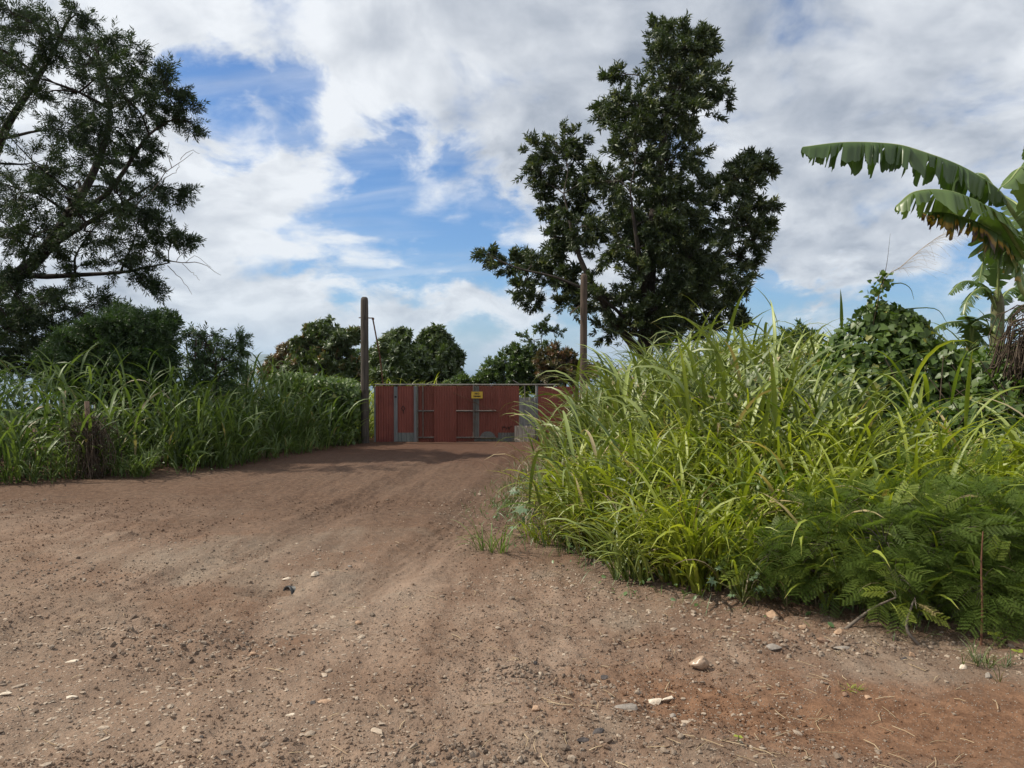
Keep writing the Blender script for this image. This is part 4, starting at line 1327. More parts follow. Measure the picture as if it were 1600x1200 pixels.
# ------------------------------------------------------------------ trees
def spray(nleaf, L, W, twig=1.0, ang=(30, 65), seed=0, droop=0.0, whorl=False):
    """twig along +Z carrying narrow folded leaves; unit length"""
    rg = np.random.default_rng(seed)
    V, Fc, T = [], [], []
    for i in range(nleaf):
        s = (i + 0.5) / nleaf if not whorl else rg.uniform(0.55, 1.0)
        b = np.array([0, 0, twig * s])
        az = i * 2.4 + rg.normal() * 0.3
        an = R(rg.uniform(*ang)) * (1.1 - 0.5 * s)
        d = np.array([math.sin(an) * math.cos(az), math.sin(an) * math.sin(az), math.cos(an)])
        d = nrm(d + np.array([0, 0, -droop]))
        side = nrm(np.cross(d, rg.normal(size=3)))
        up = np.cross(side, d)
        l = L * rg.uniform(0.7, 1.15); w = W * rg.uniform(0.8, 1.2)
        k0 = len(V)
        V += [b, b + d * l * 0.45 - side * w / 2, b + d * l * 0.5 + up * w * 0.25, b + d * l * 0.45 + side * w / 2, b + d * l - up * l * 0.12]
        Fc += [[k0, k0 + 2, k0 + 1], [k0, k0 + 3, k0 + 2], [k0 + 1, k0 + 2, k0 + 4], [k0 + 2, k0 + 3, k0 + 4]]
        T += [0, .5, .5, .5, 1]
    return np.array(V), np.array(Fc), np.array(T)


def align(dirs, rg=rng):
    """rotation matrices that carry +Z onto dirs with a random roll"""
    z = nrm(dirs); x = nrm(np.cross(z, rg.normal(size=z.shape))); y = np.cross(z, x)
    return np.stack([x, y, z], -1)


class Tree:
    def __init__(self, name, base, label, cat='tree', seed=1, bark='bark'):
        self.rg = np.random.default_rng(seed)
        self.base = np.array(base, float)
        self.t = thing(name, self.base, label, cat)
        self.wood, self.nodes, self.rad = MB(), [], []
        self.sp, self.sd = [], []
        self.bark = bark

    def limb(self, pts, r0, r1, sides=7, n=14, wob=0.05):
        p = spline(pts, n)
        L = np.linalg.norm(p[-1] - p[0])
        w = self.rg.normal(size=(n, 3)) * wob * L / n
        w[0] = 0
        p = p + np.cumsum(w, 0) * 0.5
        rr = np.linspace(r0, r1, n)
        self.wood.tube(p, rr, sides, cap=False)
        self.nodes += list(p); self.rad += list(rr)
        return p

    def lobe(self, c, r, twigs=16, sprays=6, flat=0.85, rmax=0.09):
        rg = self.rg
        c = np.asarray(c, float)
        N = np.array(self.nodes); rd = np.array(self.rad)
        dv = c - N
        dist = np.linalg.norm(dv, axis=1)
        cost = dist + 1.6 * np.maximum(N[:, 2] - c[2] + 0.15 * dist, 0) + 0.3 * (rd < 0.03)
        j = int(np.argmin(cost))
        st = N[j]
        mid = (st + c) / 2 + np.array([0, 0, 0.10 * dist[j]]) + rg.normal(size=3) * 0.08 * dist[j]
        r0 = min(rd[j] * 0.8, 0.022 + 0.016 * dist[j], rmax)
        p = self.limb([st, mid, c], max(r0, 0.014), 0.010, 5, 9)
        src = p[4:]
        for _ in range(twigs):
            q = src[rg.integers(len(src))]
            u = nrm(rg.normal(size=3)) * np.array([1, 1, flat])
            e = c + u * r * rg.uniform(0.55, 1.08)
            m_ = (q + e) / 2 + rg.normal(size=3) * 0.08 * r + np.array([0, 0, 0.08 * r])
            path = spline([q, m_, e], 6)
            self.wood.tube(path, np.linspace(0.010, 0.004, 6), 3, cap=False)
            for s in range(sprays):
                f = rg.uniform(0.35, 1.0) if s else 1.0
                i = min(int(f * 5), 4); pt = path[i] + (path[i + 1] - path[i]) * (f * 5 - i)
                d = nrm(path[-1] - path[-2]) * 0.8 + nrm(rg.normal(size=3)) * 0.75 + nrm(pt - c + 1e-6) * 0.5 + np.array([0, 0, 0.15])
                self.sp.append(pt); self.sd.append(d)

    def finish(self, tmpls, size, mat, droop=0.0, part='crown', odd=0.05):
        rg = self.rg
        self.wood.build('trunk', M[self.bark], self.t)
        p = np.array(self.sp); d = nrm(np.array(self.sd)) + np.array([0, 0, -droop])
        n = len(p)
        Mx = align(d, rg) * (size * rg.uniform(0.7, 1.25, n))[:, None, None]
        r = np.clip(rg.normal(0.42, 0.18, n) + np.where(rg.random(n) < odd, 0.6, 0), 0, 1)
        mb = MB()
        for q in range(len(tmpls)):
            s = np.arange(n) % len(tmpls) == q
            mb.inst(tmpls[q], Mx[s], p[s], r[s])
        mb.build(part, M[mat], self.t)
        return self.t


def big_right_tree():
    D = 28.0
    b = P(1010, 600, D); b[2] = float(height(b[0], D)) - 0.1
    T = Tree('koa_tree', b, 'tall dark dense-leaved tree standing behind the brown pole', seed=3)
    def q(px, py, dd=0.0): return P(px, py, D + dd)
    T.limb([b, q(1008, 540), q(1015, 420, -.4), q(1030, 280, .3), q(1050, 150), q(1060, 70)], 0.34, 0.03, 10, 26)
    T.limb([q(1006, 560), q(960, 500, -1), q(905, 400, -1.4), q(880, 300, -1)], 0.18, 0.03, 8, 16)
    T.limb([q(1008, 545), q(1070, 470, 1), q(1130, 380, .8), q(1165, 300, .6)], 0.18, 0.03, 8, 16)
    T.limb([q(1004, 530), q(950, 475, -1.5), q(880, 440, -2), q(800, 418, -1.6), q(762, 398, -1.2)], 0.075, 0.012, 7, 16)
    T.limb([q(1012, 500), q(1000, 400, -2), q(985, 300, -2.2)], 0.15, 0.03, 7, 12)
    T.limb([q(1012, 500), q(1060, 400, 2), q(1075, 300, 2.2)], 0.15, 0.03, 7, 12)
    L = [(1048, 62, 34), (1035, 98, 40), (1080, 72, 34), (1098, 62, 18), (1108, 128, 30), (1085, 118, 38), (1128, 150, 18), (1060, 140, 42),
         (955, 122, 20), (962, 160, 28), (940, 185, 22), (985, 205, 38), (1000, 165, 38), (1045, 190, 48), (1078, 185, 38),
         (868, 222, 28), (835, 240, 22), (900, 218, 22), (845, 275, 28), (888, 262, 30), (915, 290, 26), (850, 295, 20),
         (1000, 255, 55), (1055, 250, 52), (955, 285, 45), (1095, 240, 28),
         (848, 322, 20), (880, 345, 30), (915, 350, 36), (880, 395, 30), (905, 310, 28), (865, 370, 22),
         (1020, 340, 65), (1085, 325, 48), (960, 385, 56), (1120, 300, 30),
         (1150, 280, 34), (1182, 250, 20), (1165, 262, 24), (1195, 265, 12), (1172, 320, 30), (1198, 325, 12), (1150, 360, 38), (1185, 370, 16), (1130, 430, 40),
         (1172, 405, 18), (1150, 480, 26), (1165, 498, 12), (1100, 400, 55), (1095, 470, 45), (1190, 350, 14), (1155, 440, 24),
         (765, 402, 13), (795, 415, 18), (820, 405, 14), (845, 410, 18), (850, 440, 24), (812, 448, 14), (835, 468, 16), (880, 440, 30), (897, 475, 26), (870, 405, 20),
         (950, 465, 50), (1020, 440, 66), (1000, 515, 46), (1060, 510, 44), (1108, 515, 32), (945, 515, 28), (915, 455, 28), (1070, 440, 50), (1045, 370, 40), (1065, 400, 40), (1010, 390, 40), (1050, 480, 40), (985, 340, 36), (1030, 300, 36), (1080, 360, 36), (1020, 490, 40)]
    for px, py, r in L:
        rr = r * D / F
        offs = [T.rg.uniform(-1.2, 1.2)]
        if r >= 36: offs = [-1.6, 1.4]
        elif r >= 33: offs = [-1.0, 0.9]
        for o in offs:
            T.lobe(q(px + T.rg.normal() * 3, py + T.rg.normal() * 3, o), rr, twigs=int(7 + 8 * rr), sprays=7)
    tm = [spray(14, 0.52, 0.15, 0.70, (25, 75), s) for s in range(4)]
    T.finish(tm, 0.37, 'koa', odd=0.10)


big_right_tree()


def big_left_tree():
    D = 19.0
    b = P(-170, 600, D); b[2] = float(height(b[0], D)) - 0.1
    T = Tree('spreading_tree', b, 'huge dark feathery tree overhanging the left grass bank', seed=5)
    def q(px, py, dd=0.0): return P(px, py, D + dd)
    T.limb([b, q(-150, 560), q(-110, 500), q(-60, 470)], 0.42, 0.27, 10, 12)
    T.limb([q(-62, 472), q(0, 448), q(60, 402, -.2), q(108, 335, -.3), q(150, 262), q(175, 170, .2), q(150, 70)], 0.21, 0.03, 9, 26)
    T.limb([q(-62, 472), q(0, 432, .5), q(80, 432, .7), q(180, 428, .6), q(262, 412, .2)], 0.12, 0.015, 7, 18)
    T.limb([q(-110, 500), q(-80, 380, .8), q(-20, 270, 1), q(18, 190, 1.2), q(70, 105, 1.0), q(110, 20, .8)], 0.20, 0.03, 8, 22)
    T.limb([q(-140, 545), q(-60, 548, .4), q(20, 545, .6), q(80, 548, .5)], 0.09, 0.02, 6, 12)
    T.limb([q(110, 335, -.3), q(170, 300, -.6), q(230, 215, -.6), q(285, 180, -.3)], 0.08, 0.012, 6, 14)
    T.limb([q(60, 402), q(130, 355, -.8), q(200, 315, -1), q(250, 280, -.9)], 0.08, 0.012, 6, 12)
    T.limb([q(-110, 500), q(-170, 350), q(-200, 200), q(-190, 60)], 0.24, 0.04, 8, 14)
    L = [(15, 25, 40), (55, 60, 34), (28, 110, 38), (78, 35, 22), (5, 165, 26), (60, 150, 20), (85, 90, 18),
         (130, 25, 16), (128, 55, 22), (178, 60, 20), (152, 100, 40), (205, 88, 24), (228, 118, 24), (258, 108, 12), (185, 140, 46), (130, 150, 34),
         (248, 148, 24), (275, 145, 10), (292, 170, 14), (305, 195, 13), (225, 180, 34), (110, 195, 42), (170, 200, 46), (265, 185, 18),
         (60, 255, 50), (150, 250, 52), (215, 235, 30), (100, 305, 56), (25, 300, 44), (180, 300, 50), (235, 265, 20), (248, 298, 16), (285, 298, 12),
         (210, 350, 44), (255, 345, 24), (270, 372, 22), (288, 372, 10), (140, 365, 46), (60, 365, 46), (225, 395, 28), (180, 405, 34),
         (235, 445, 14), (215, 430, 20), (120, 420, 34), (15, 370, 36),
         (60, 475, 40), (125, 480, 30), (20, 505, 40), (95, 520, 26), (160, 470, 18), (50, 545, 20), (15, 560, 22), (140, 515, 16), (0, 440, 34), (35, 425, 30), (-10, 475, 40), (35, 480, 36), (5, 525, 40), (65, 520, 30), (25, 565, 30), (90, 455, 26), (75, 400, 26), (45, 570, 26),
         (-50, 60, 60), (-60, 180, 65), (-70, 300, 70), (-60, 420, 60), (-40, 520, 45), (-150, 120, 80), (-170, 260, 90), (-170, 400, 80), (-260, 300, 90), (-230, 160, 80),
         (-100, -60, 80), (0, -50, 50), (-200, -20, 80)]
    for px, py, r in L:
        rr = r * D / F
        offs = [T.rg.uniform(-.8, .8)]
        if px < -20: offs = [-3.2, 0, 3.2]
        elif r >= 38: offs = [-1.4, 1.2]
        for o in offs:
            T.lobe(q(px + T.rg.normal() * 3, py + T.rg.normal() * 3, o), rr, twigs=int(6 + 8.5 * rr), sprays=7 if px > -20 else 4, flat=0.7)
    tm = [spray(20, 0.40, 0.080, 1.0, (35, 75), 10 + s, droop=0.1) for s in range(4)]
    t = T.finish(tm, 0.30, 'kiawe', droop=0.25)
    # bare dead twigs reaching out of the crown
    def dead(paths):
        mb = MB()
        for pts, r0 in paths:
            p = spline([q(*a) for a in pts], 10)
            p[1:-1] += T.rg.normal(size=(8, 3)) * 0.012
            mb.tube(p, np.linspace(r0, 0.004, 10), 5)
        mb.build('dead_branch', M['bark_pale'], t)
    dead([([(180, 345, -1.2), (215, 318, -1.3), (245, 290, -1.3), (268, 262, -1.3), (302, 238, -1.3)], 0.022), ([(268, 262, -1.3), (262, 240, -1.3), (264, 222, -1.3)], 0.010),
          ([(255, 280, -1.3), (275, 268, -1.3), (280, 255, -1.2)], 0.008), ([(282, 250, -1.3), (296, 236, -1.3), (312, 240, -1.3)], 0.007)])
    dead([([(255, 408, 0), (285, 410, -.2), (315, 412, -.2), (345, 430, -.2)], 0.016), ([(262, 415, 0), (282, 435, -.2), (300, 460, -.2)], 0.010),
          ([(275, 410, -.1), (292, 388, -.1), (318, 378, -.1)], 0.009), ([(285, 412, -.2), (300, 425, -.3), (312, 438, -.3)], 0.007), ([(290, 410, -.2), (306, 400, -.2), (330, 418, -.2)], 0.007)])
    dead([([(225, 90, 0), (230, 76, 0), (248, 68, 0)], 0.008), ([(228, 82, 0), (226, 70, 0)], 0.006)])


big_left_tree()


def shrub_tree(name, label, D, bpx, lobes, tm, size, mat, seed, trunk=0.10, twigs=16, sprays=5, droop=0.0, cat='tree', depth=0.6, odd=0.05):
    b = P(bpx, 600, D); b[2] = float(height(b[0], D)) - 0.05
    T = Tree(name, b, label, cat, seed)
    cx = np.mean([l[0] for l in lobes]); cy = np.mean([l[1] for l in lobes])
    T.limb([b, P((bpx + cx) / 2, 600, D) * [1, 1, 0] + [0, 0, b[2] * .5 + P(cx, cy, D)[2] * .5], P(cx, cy, D)], trunk, trunk * .35, 7, 12)
    for px, py, r in lobes:
        rr = r * D / F
        for o in ([-depth * rr, depth * rr] if r > 14 else [T.rg.uniform(-.5, .5) * rr]):
            T.lobe(P(px, py, D + o), rr, twigs=twigs, sprays=sprays)
    return T.finish(tm, size, mat, droop=droop, odd=odd), T


FERNY = [spray(18, 0.36, 0.095, 0.9, (35, 80), 20 + s, droop=0.15) for s in range(3)]
MANGO = [spray(15, 0.62, 0.17, 0.6, (35, 100), 30 + s, droop=0.55, whorl=True) for s in range(3)]
SMALL = [spray(12, 0.45, 0.20, 0.8, (35, 80), 40 + s) for s in range(3)]

shrub_tree('round_shrub', 'rounded deep green shrub under the big left tree', 17.0, 180,
           [(110, 545, 30), (150, 530, 36), (190, 520, 34), (230, 515, 28), (215, 555, 42), (160, 570, 42), (110, 580, 32), (248, 545, 20), (240, 580, 30), (85, 570, 20), (180, 600, 40), (225, 600, 36), (130, 605, 30), (255, 505, 10), (190, 498, 14)],
           FERNY, 0.27, 'bush', 11, twigs=34, sprays=7, cat='shrub')
t, T = shrub_tree('wispy_shrub', 'wispy shrub with dark hanging pods above the left grass', 17.0, 340,
                  [(298, 522, 10), (312, 535, 12), (330, 525, 13), (345, 548, 12), (305, 562, 11), (325, 570, 15), (360, 560, 14), (372, 545, 8), (372, 575, 11), (340, 590, 22), (300, 580, 12), (375, 530, 4)],
                  FERNY, 0.25, 'bush', 12, trunk=0.04, twigs=8, sprays=4, droop=0.3, cat='shrub')
mb = MB()
for px, py, n in ((305, 535, 24), (330, 540, 40), (302, 565, 20), (345, 560, 22), (318, 545, 20)):
    for _ in range(n):
        p = P(px + T.rg.normal() * 7, py + T.rg.normal() * 7, 17 + T.rg.normal() * 0.12)
        mb.inst((np.array([[-.5, 0, 0], [.5, 0, 0], [.5, 0, -1], [-.5, 0, -1], [0, 0, -1.15]]) * [0.022, 1, 0.15], np.array([[0, 1, 2], [0, 2, 3], [3, 2, 4]]), np.zeros(5)),
                align(np.array([[T.rg.normal() * .2, T.rg.normal() * .2, 1]])), p[None], np.array([.5]))
tag(mb.build('seed_pods', M['pod'], t), kind='stuff')

shrub_tree('mango_tree', 'bushy mango tree with rusty shoots left of the grey pole', 31.0, 495,
           [(490, 520, 14), (510, 516, 14), (525, 530, 16), (545, 528, 10), (553, 524, 6), (480, 545, 20), (510, 550, 24), (535, 560, 22), (470, 570, 22), (500, 580, 28), (535, 590, 26), (555, 580, 18), (455, 590, 18)],
           MANGO, 0.34, 'mango', 13, twigs=16, sprays=5, odd=0.12)
shrub_tree('mango_tree', 'low rusty brown leaved bush beyond the left grass', 32.5, 435,
           [(440, 560, 14), (455, 548, 13), (465, 540, 12), (430, 575, 16), (445, 585, 18), (420, 585, 12), (470, 560, 12)],
           MANGO, 0.30, 'rusty_leaf', 14, twigs=14, sprays=5, odd=0.3)
shrub_tree('mango_tree', 'low green tree directly behind the grey pole', 34.0, 568,
           [(560, 562, 14), (578, 565, 12), (590, 575, 16), (570, 585, 20), (600, 590, 18), (552, 580, 14), (545, 595, 18)],
           MANGO, 0.32, 'far_green', 15, twigs=14, sprays=5)
shrub_tree('mango_tree', 'dark round mango tree behind the left half of the gate', 29.0, 620,
           [(610, 540, 16), (625, 532, 14), (600, 560, 18), (625, 560, 24), (645, 560, 18), (615, 585, 26), (645, 590, 22), (595, 590, 16)],
           MANGO, 0.34, 'mango', 16, twigs=20, sprays=6, odd=0.0)
shrub_tree('mango_tree', 'taller round mango tree beside the patch of sea', 29.5, 680,
           [(680, 526, 14), (668, 535, 14), (695, 538, 14), (705, 560, 14), (680, 555, 24), (660, 560, 16), (700, 580, 18), (675, 590, 26), (655, 590, 18), (712, 590, 8)],
           MANGO, 0.34, 'mango', 17, twigs=20, sprays=6, odd=0.0)
shrub_tree('leafy_bush', 'broad green bush behind the right half of the gate', 27.5, 790,
           [(770, 572, 12), (790, 565, 14), (810, 552, 14), (820, 565, 18), (795, 585, 18), (765, 590, 14), (840, 575, 20), (825, 592, 20), (850, 592, 18), (745, 597, 9), (725, 598, 9), (870, 590, 16), (780, 600, 14), (805, 603, 14), (828, 610, 14), (735, 605, 10), (700, 604, 10)],
           SMALL, 0.26, 'far_green', 18, twigs=18, sprays=5, cat='bush')
shrub_tree('leafy_bush', 'rusty brown bush just left of the brown pole', 26.5, 878,
           [(850, 560, 14), (870, 552, 14), (885, 565, 16), (862, 580, 18), (890, 585, 18), (905, 575, 12), (925, 580, 14)],
           SMALL, 0.24, 'rusty_leaf', 19, twigs=20, sprays=5, cat='bush', odd=0.15)
shrub_tree('sapling', 'thin young tree with sparse pale leaves above the rusty bush', 27.0, 851,
           [(822, 528, 8), (835, 535, 8), (850, 505, 5), (842, 512, 5), (858, 515, 6), (870, 520, 7), (848, 540, 10), (862, 545, 10), (828, 550, 9)],
           SMALL, 0.26, 'far_green', 20, trunk=0.04, twigs=5, sprays=3)
shrub_tree('leafy_bush', 'dark distant bush seen between the grass and vine heap', 16.0, 1235,
           [(1250, 525, 14), (1235, 540, 16), (1265, 540, 16)], SMALL, 0.20, 'bush', 21, twigs=16, cat='bush')

# ------------------------------------------------------------------ stake with the heap of dead vines
g = ground_at(133, 748)
g = np.array([g[0], g[1] + 0.12, float(height(g[0], g[1] + 0.12))])
o = MB().tube([g - [0, 0, .2], g + [0.01, 0, .7], g + [-0.02, 0, P(131, 627, g[1])[2] - g[2]]], [0.045, 0.043, 0.040], 10).build('wooden_stake', M['stake'], origin=g)
tag(o, 'bleached wooden stake standing in the left grass bank', 'stake')
mb = MB()
rg = np.random.default_rng(9)
for i in range(170):
    a = rg.uniform(-2.9, 0.6); rr = abs(rg.normal()) * 0.15
    top = g + np.array([0.10 + rr * math.cos(a), -0.10 + rr * math.sin(a) * 0.7, rg.uniform(0.55, 0.98)])
    end = g + np.array([0.16 + rr * 1.3 * math.cos(a) + rg.normal() * .05, -0.14 + rr * math.sin(a), rg.uniform(-.02, 0.35)])
    mb.tube(spline([top + [-.12 * rg.random(), 0, -.06], top, (top + end) / 2 + rg.normal(size=3) * .07, end], 7), np.full(7, rg.uniform(.003, .008)), 3, cap=False)
for i in range(190):
    c = g + np.array([0.03, -0.06, 0.80]) + rg.normal(size=3) * [0.19, 0.10, 0.13]
    mb.tube(spline([c, c + rg.normal(size=3) * .08, c + rg.normal(size=3) * .14], 5), np.full(5, .005), 3, cap=False)
tag(mb.build('dead_vine_heap', M['dead'], origin=g), 'shaggy brown heap of dead vines hanging on the stake', 'dead vines')

# ------------------------------------------------------------------ feathery shrub, vine heap
def bipinnate(seed):
    """fern-like leaf: rachis along +Y with paired pinnae of small leaflets"""
    rg = np.random.default_rng(seed)
    V, Fc, T = [], [], []
    for i in range(7):
        s = 0.22 + 0.78 * i / 6
        for sd in (-1, 1):
            b = np.array([0, s, -0.25 * s * s])
            L = 0.46 * (1 - 0.45 * abs(s - 0.55))
            d = nrm(np.array([sd * 0.85, 0.52, -0.10 + rg.normal() * .06]))
            pr = nrm(np.cross([0, 0, 1.0], d))
            for j in range(9):
                f = (j + 1) / 9.5
                c = b + d * L * f - np.array([0, 0, 0.16 * L * f * f])
                for e in (-1, 1):
                    k0 = len(V)
                    tip = c + (pr * e * 0.92 + d * 0.45) * 0.070
                    V += [c - d * 0.013, c + d * 0.016, tip]; Fc.append([k0, k0 + 1, k0 + 2]); T += [0, 0, 1]
    for sd in (-1, 1):
        k0 = len(V)
        V += [[sd * .006, 0, 0], [0, 1.0, -.25], [0, .5, -.05]]; Fc.append([k0, k0 + 2, k0 + 1]); T += [0, 1, .5]
    return np.array(V), np.array(Fc), np.array(T)


def feathery(label, base_xy, blobs, n, seed, size=0.24, mat='haole', name='feathery_shrub'):
    rg = np.random.default_rng(seed)
    b = np.array([*base_xy, float(height(*base_xy))])
    t = thing(name, b, label, 'shrub')
    wood = MB(); P0, Dn = [], []
    tot = sum(q[1] ** 2 for q in blobs)
    for c, r in blobs:
        c = np.array(c, float)
        foot = b + rg.normal(size=3) * [0.25, 0.15, 0]
        foot[2] = float(height(foot[0], foot[1]))
        wood.tube(spline([foot, (foot + c) / 2 + rg.normal(size=3) * .06, c], 8), np.linspace(0.013, 0.006, 8), 5, cap=False)
        for _ in range(int(n * r * r / tot)):
            u = nrm(rg.normal(size=3)); e = c + u * r * rg.uniform(0.35, 1.05)
            g_ = float(height(e[0], e[1]))
            if e[2] < g_ + 0.05: e[2] = g_ + rg.uniform(0.05, 0.14)
            P0.append(e); Dn.append(nrm(e - c) * [1, 1, .45] + rg.normal(size=3) * [.5, .5, .25] + np.array([-.15, -.25, 0.05]))
            if rg.random() < 0.16: wood.tube([c, (c + e) / 2 + [0, 0, .03], e], [0.005, 0.004, 0.002], 3, cap=False)
    wood.build('stem', M['bark_pale'], t)
    p = np.array(P0); d = np.array(Dn); m_ = len(p)
    Mx = frame_from(d, rg.normal(size=(m_, 3)) * 0.35 + [0, -.25, 1]) * (size * rg.uniform(.65, 1.25, m_))[:, None, None]
    r = np.clip(rg.normal(.42, .18, m_) + np.where(rg.random(m_) < .04, .6, 0), 0, 1)
    mb = MB()
    for q in range(3):
        s = np.arange(m_) % 3 == q
        mb.inst(bipinnate(seed + q), Mx[s], p[s], r[s])
    mb.build('foliage', M[mat], t)


feathery('dark feathery fern-leaved shrub sprawling at the lower right', (3.0, 5.45),
         [((1.95, 5.75, 0.20), 0.26), ((2.3, 5.6, 0.30), 0.30), ((2.65, 5.45, 0.34), 0.34), ((3.0, 5.4, 0.38), 0.36), ((3.35, 5.35, 0.40), 0.36), ((3.7, 5.3, 0.36), 0.36),
          ((2.5, 5.85, 0.46), 0.26), ((3.0, 5.8, 0.52), 0.28), ((3.5, 5.75, 0.56), 0.30), ((4.0, 5.5, 0.52), 0.34), ((2.6, 5.2, 0.15), 0.20), ((3.1, 5.05, 0.16), 0.22), ((3.5, 4.95, 0.18), 0.22), ((4.2, 5.1, .32), .34)], 2300, 31, 0.165)
feathery('small bright feathery sprig at the foot of the dark shrub', (2.52, 5.02), [((2.50, 4.98, 0.10), 0.09), ((2.60, 4.96, 0.08), 0.07)], 14, 35, 0.15, 'fresh_grass', 'feathery_sprig')


def blob_leaves(mb, blobs, per, size, tmpl=LEAF_HEART, rg=rng, r0=0.45):
    for (c, rad) in blobs:
        c = np.array(c); rad = np.array(rad)
        n = int(per * rad[0] * rad[2] * 4)
        u = nrm(rg.normal(size=(n, 3)))
        u = u[(u[:, 2] > -0.55) & (u[:, 1] < 0.65)]
        bump = 1 + 0.30 * (fbm(u[:, 0] * 2.5 + c[0], u[:, 2] * 2.5 + u[:, 1], 71, 3) - 0.5)
        p = c + u * rad * (bump * rg.uniform(0.86, 1.05, len(u)))[:, None]
        ok = p[:, 2] > height(p[:, 0], p[:, 1]) + 0.02
        p, u = p[ok], u[ok]
        nn = nrm(u / rad + np.array([0, 0, 0.5]))
        leaf_cloud(mb, p, nn, size, tmpl, droop=0.7, r0=r0)


def vine_heap():
    c = np.array([4.55, 9.5]); b = np.array([*c, float(height(*c))])
    t = thing('vine_covered_bush', b, 'bush smothered in heart-leaved vines rising above the right bank', 'bush')
    mb = MB()
    blobs = [((4.55, 9.5, 1.50), (0.75, 0.7, 0.80)), ((4.30, 9.3, 1.15), (0.75, 0.65, 0.75)), ((4.95, 9.3, 1.20), (0.70, 0.7, 0.75)), ((4.5, 9.4, 2.10), (0.34, 0.3, 0.30)), ((4.75, 9.4, 1.98), (0.36, 0.3, 0.30)),
             ((5.35, 9.2, 1.0), (0.7, .7, .62)), ((3.85, 9.1, 1.05), (0.5, 0.5, 0.6))]
    blob_leaves(mb, blobs, 1050, 0.085)
    # leafy tip that climbs a leaning cane
    tip = spline([P(1345, 490, 9.3), P(1362, 466, 9.3), P(1378, 445, 9.3), P(1386, 436, 9.3)], 30)
    leaf_cloud(mb, np.repeat(tip, 3, 0) + rng.normal(size=(90, 3)) * 0.05, nrm(rng.normal(size=(90, 3)) + [0, -1, .6]), 0.065, LEAF_HEART)
    mb.build('foliage', M['vine'], t)
    MB().tube(spline([b, P(1360, 560, 9.5), P(1375, 450, 9.3)], 10), np.linspace(0.03, 0.008, 10), 6).build('stem', M['bark'], t)
    # dark inner branches keep the heap from being hollow
    w = MB()
    for i in range(60):
        e = np.array([4.6, 9.5, 1.2]) + nrm(rng.normal(size=3)) * [0.75, 0.6, 0.8]
        w.tube(spline([b, (b + e) / 2 + rng.normal(size=3) * .1, e], 6), np.linspace(.014, .004, 6), 4, cap=False)
    w.build('branches', M['bark'], t)
    t = thing('vine_mound', (6.0, 8.4, float(height(6.0, 8.4))), 'low mound of creeping vines below the banana plants at right', 'vines')
    mb = MB()
    blob_leaves(mb, [((5.6, 8.6, 0.9), (0.8, 0.7, 0.65)), ((6.2, 8.5, 1.0), (0.8, 0.7, 0.75)), ((5.0, 8.3, 0.75), (0.7, 0.6, 0.55)), ((6.9, 8.4, 1.1), (.8, .7, .8)), ((5.5, 7.8, .6), (.7, .6, .5)), ((6.0, 11.0, 1.1), (1.4, .8, .75)), ((7.4, 11.2, 1.2), (1.2, .8, .75)), ((4.4, 8.2, .7), (.6, .5, .5))], 850, 0.085, r0=0.42)
    mb.build('foliage', M['vine'], t)
    w = MB()
    for i in range(70):
        s = np.array([rng.uniform(4.6, 7), rng.uniform(7.8, 9), 0]); s[2] = float(height(s[0], s[1]))
        e = s + np.array([rng.normal() * .4, rng.normal() * .3 - .1, rng.uniform(.4, 1.1)])
        w.tube(spline([s, (s + e) / 2 + rng.normal(size=3) * .12, e], 6), np.full(6, .006), 3, cap=False)
    w.build('stems', M['dead'], t)


vine_heap()

# feathery grass plume and thin canes above the vine heap
def plume():
    D = 9.3
    b = P(1378, 452, D)
    t = thing('grass_plume', P(1365, 500, D), 'fine feathery grass plume leaning right above the vine heap', 'grass plume')
    axis_ = spline([P(1355, 560, D), P(1378, 446, D), P(1410, 415, D), P(1445, 385, D), P(1470, 368, D)], 26)
    MB().tube(axis_, np.linspace(0.006, 0.0018, 26), 4, cap=False).build('stalk', M['straw'], t)
    mb = MB()
    for i in range(9, 26):
        for _ in range(2):
            p = axis_[i]; L = rng.uniform(0.25, 0.55)
            d = np.array([rng.uniform(0.4, 1), rng.normal() * .4, rng.uniform(-.05, .35)]); d = nrm(d) * L
            mb.tube(spline([p, p + d * .5 + [0, 0, .02], p + d + [0, 0, -.06 - .1 * rng.random()]], 6), np.linspace(.0014, .0007, 6), 3, cap=False)
    mb.build('spikelets', M['straw'], t)
    MB().tube(spline([P(1378, 448, D), P(1386, 410, D), P(1391, 365, D)], 10), np.linspace(.005, .0012, 10), 4, cap=False).build('stalk', M['dead'], t)
    mb = MB()
    for pts in ([(1380, 450), (1405, 442), (1422, 450), (1428, 468)], [(1400, 484), (1460, 482), (1480, 505)], [(1412, 495), (1435, 505), (1443, 525)]):
        p = spline([P(x, y, D) for x, y in pts], 9)
        mb.tube(p, np.linspace(.009, .002, 9), 4, cap=False)
    mb.build('blade', M['shade_grass'], t)


plume()

# ------------------------------------------------------------------ banana plants
def h_ang(k_, hang): return hang[k_]


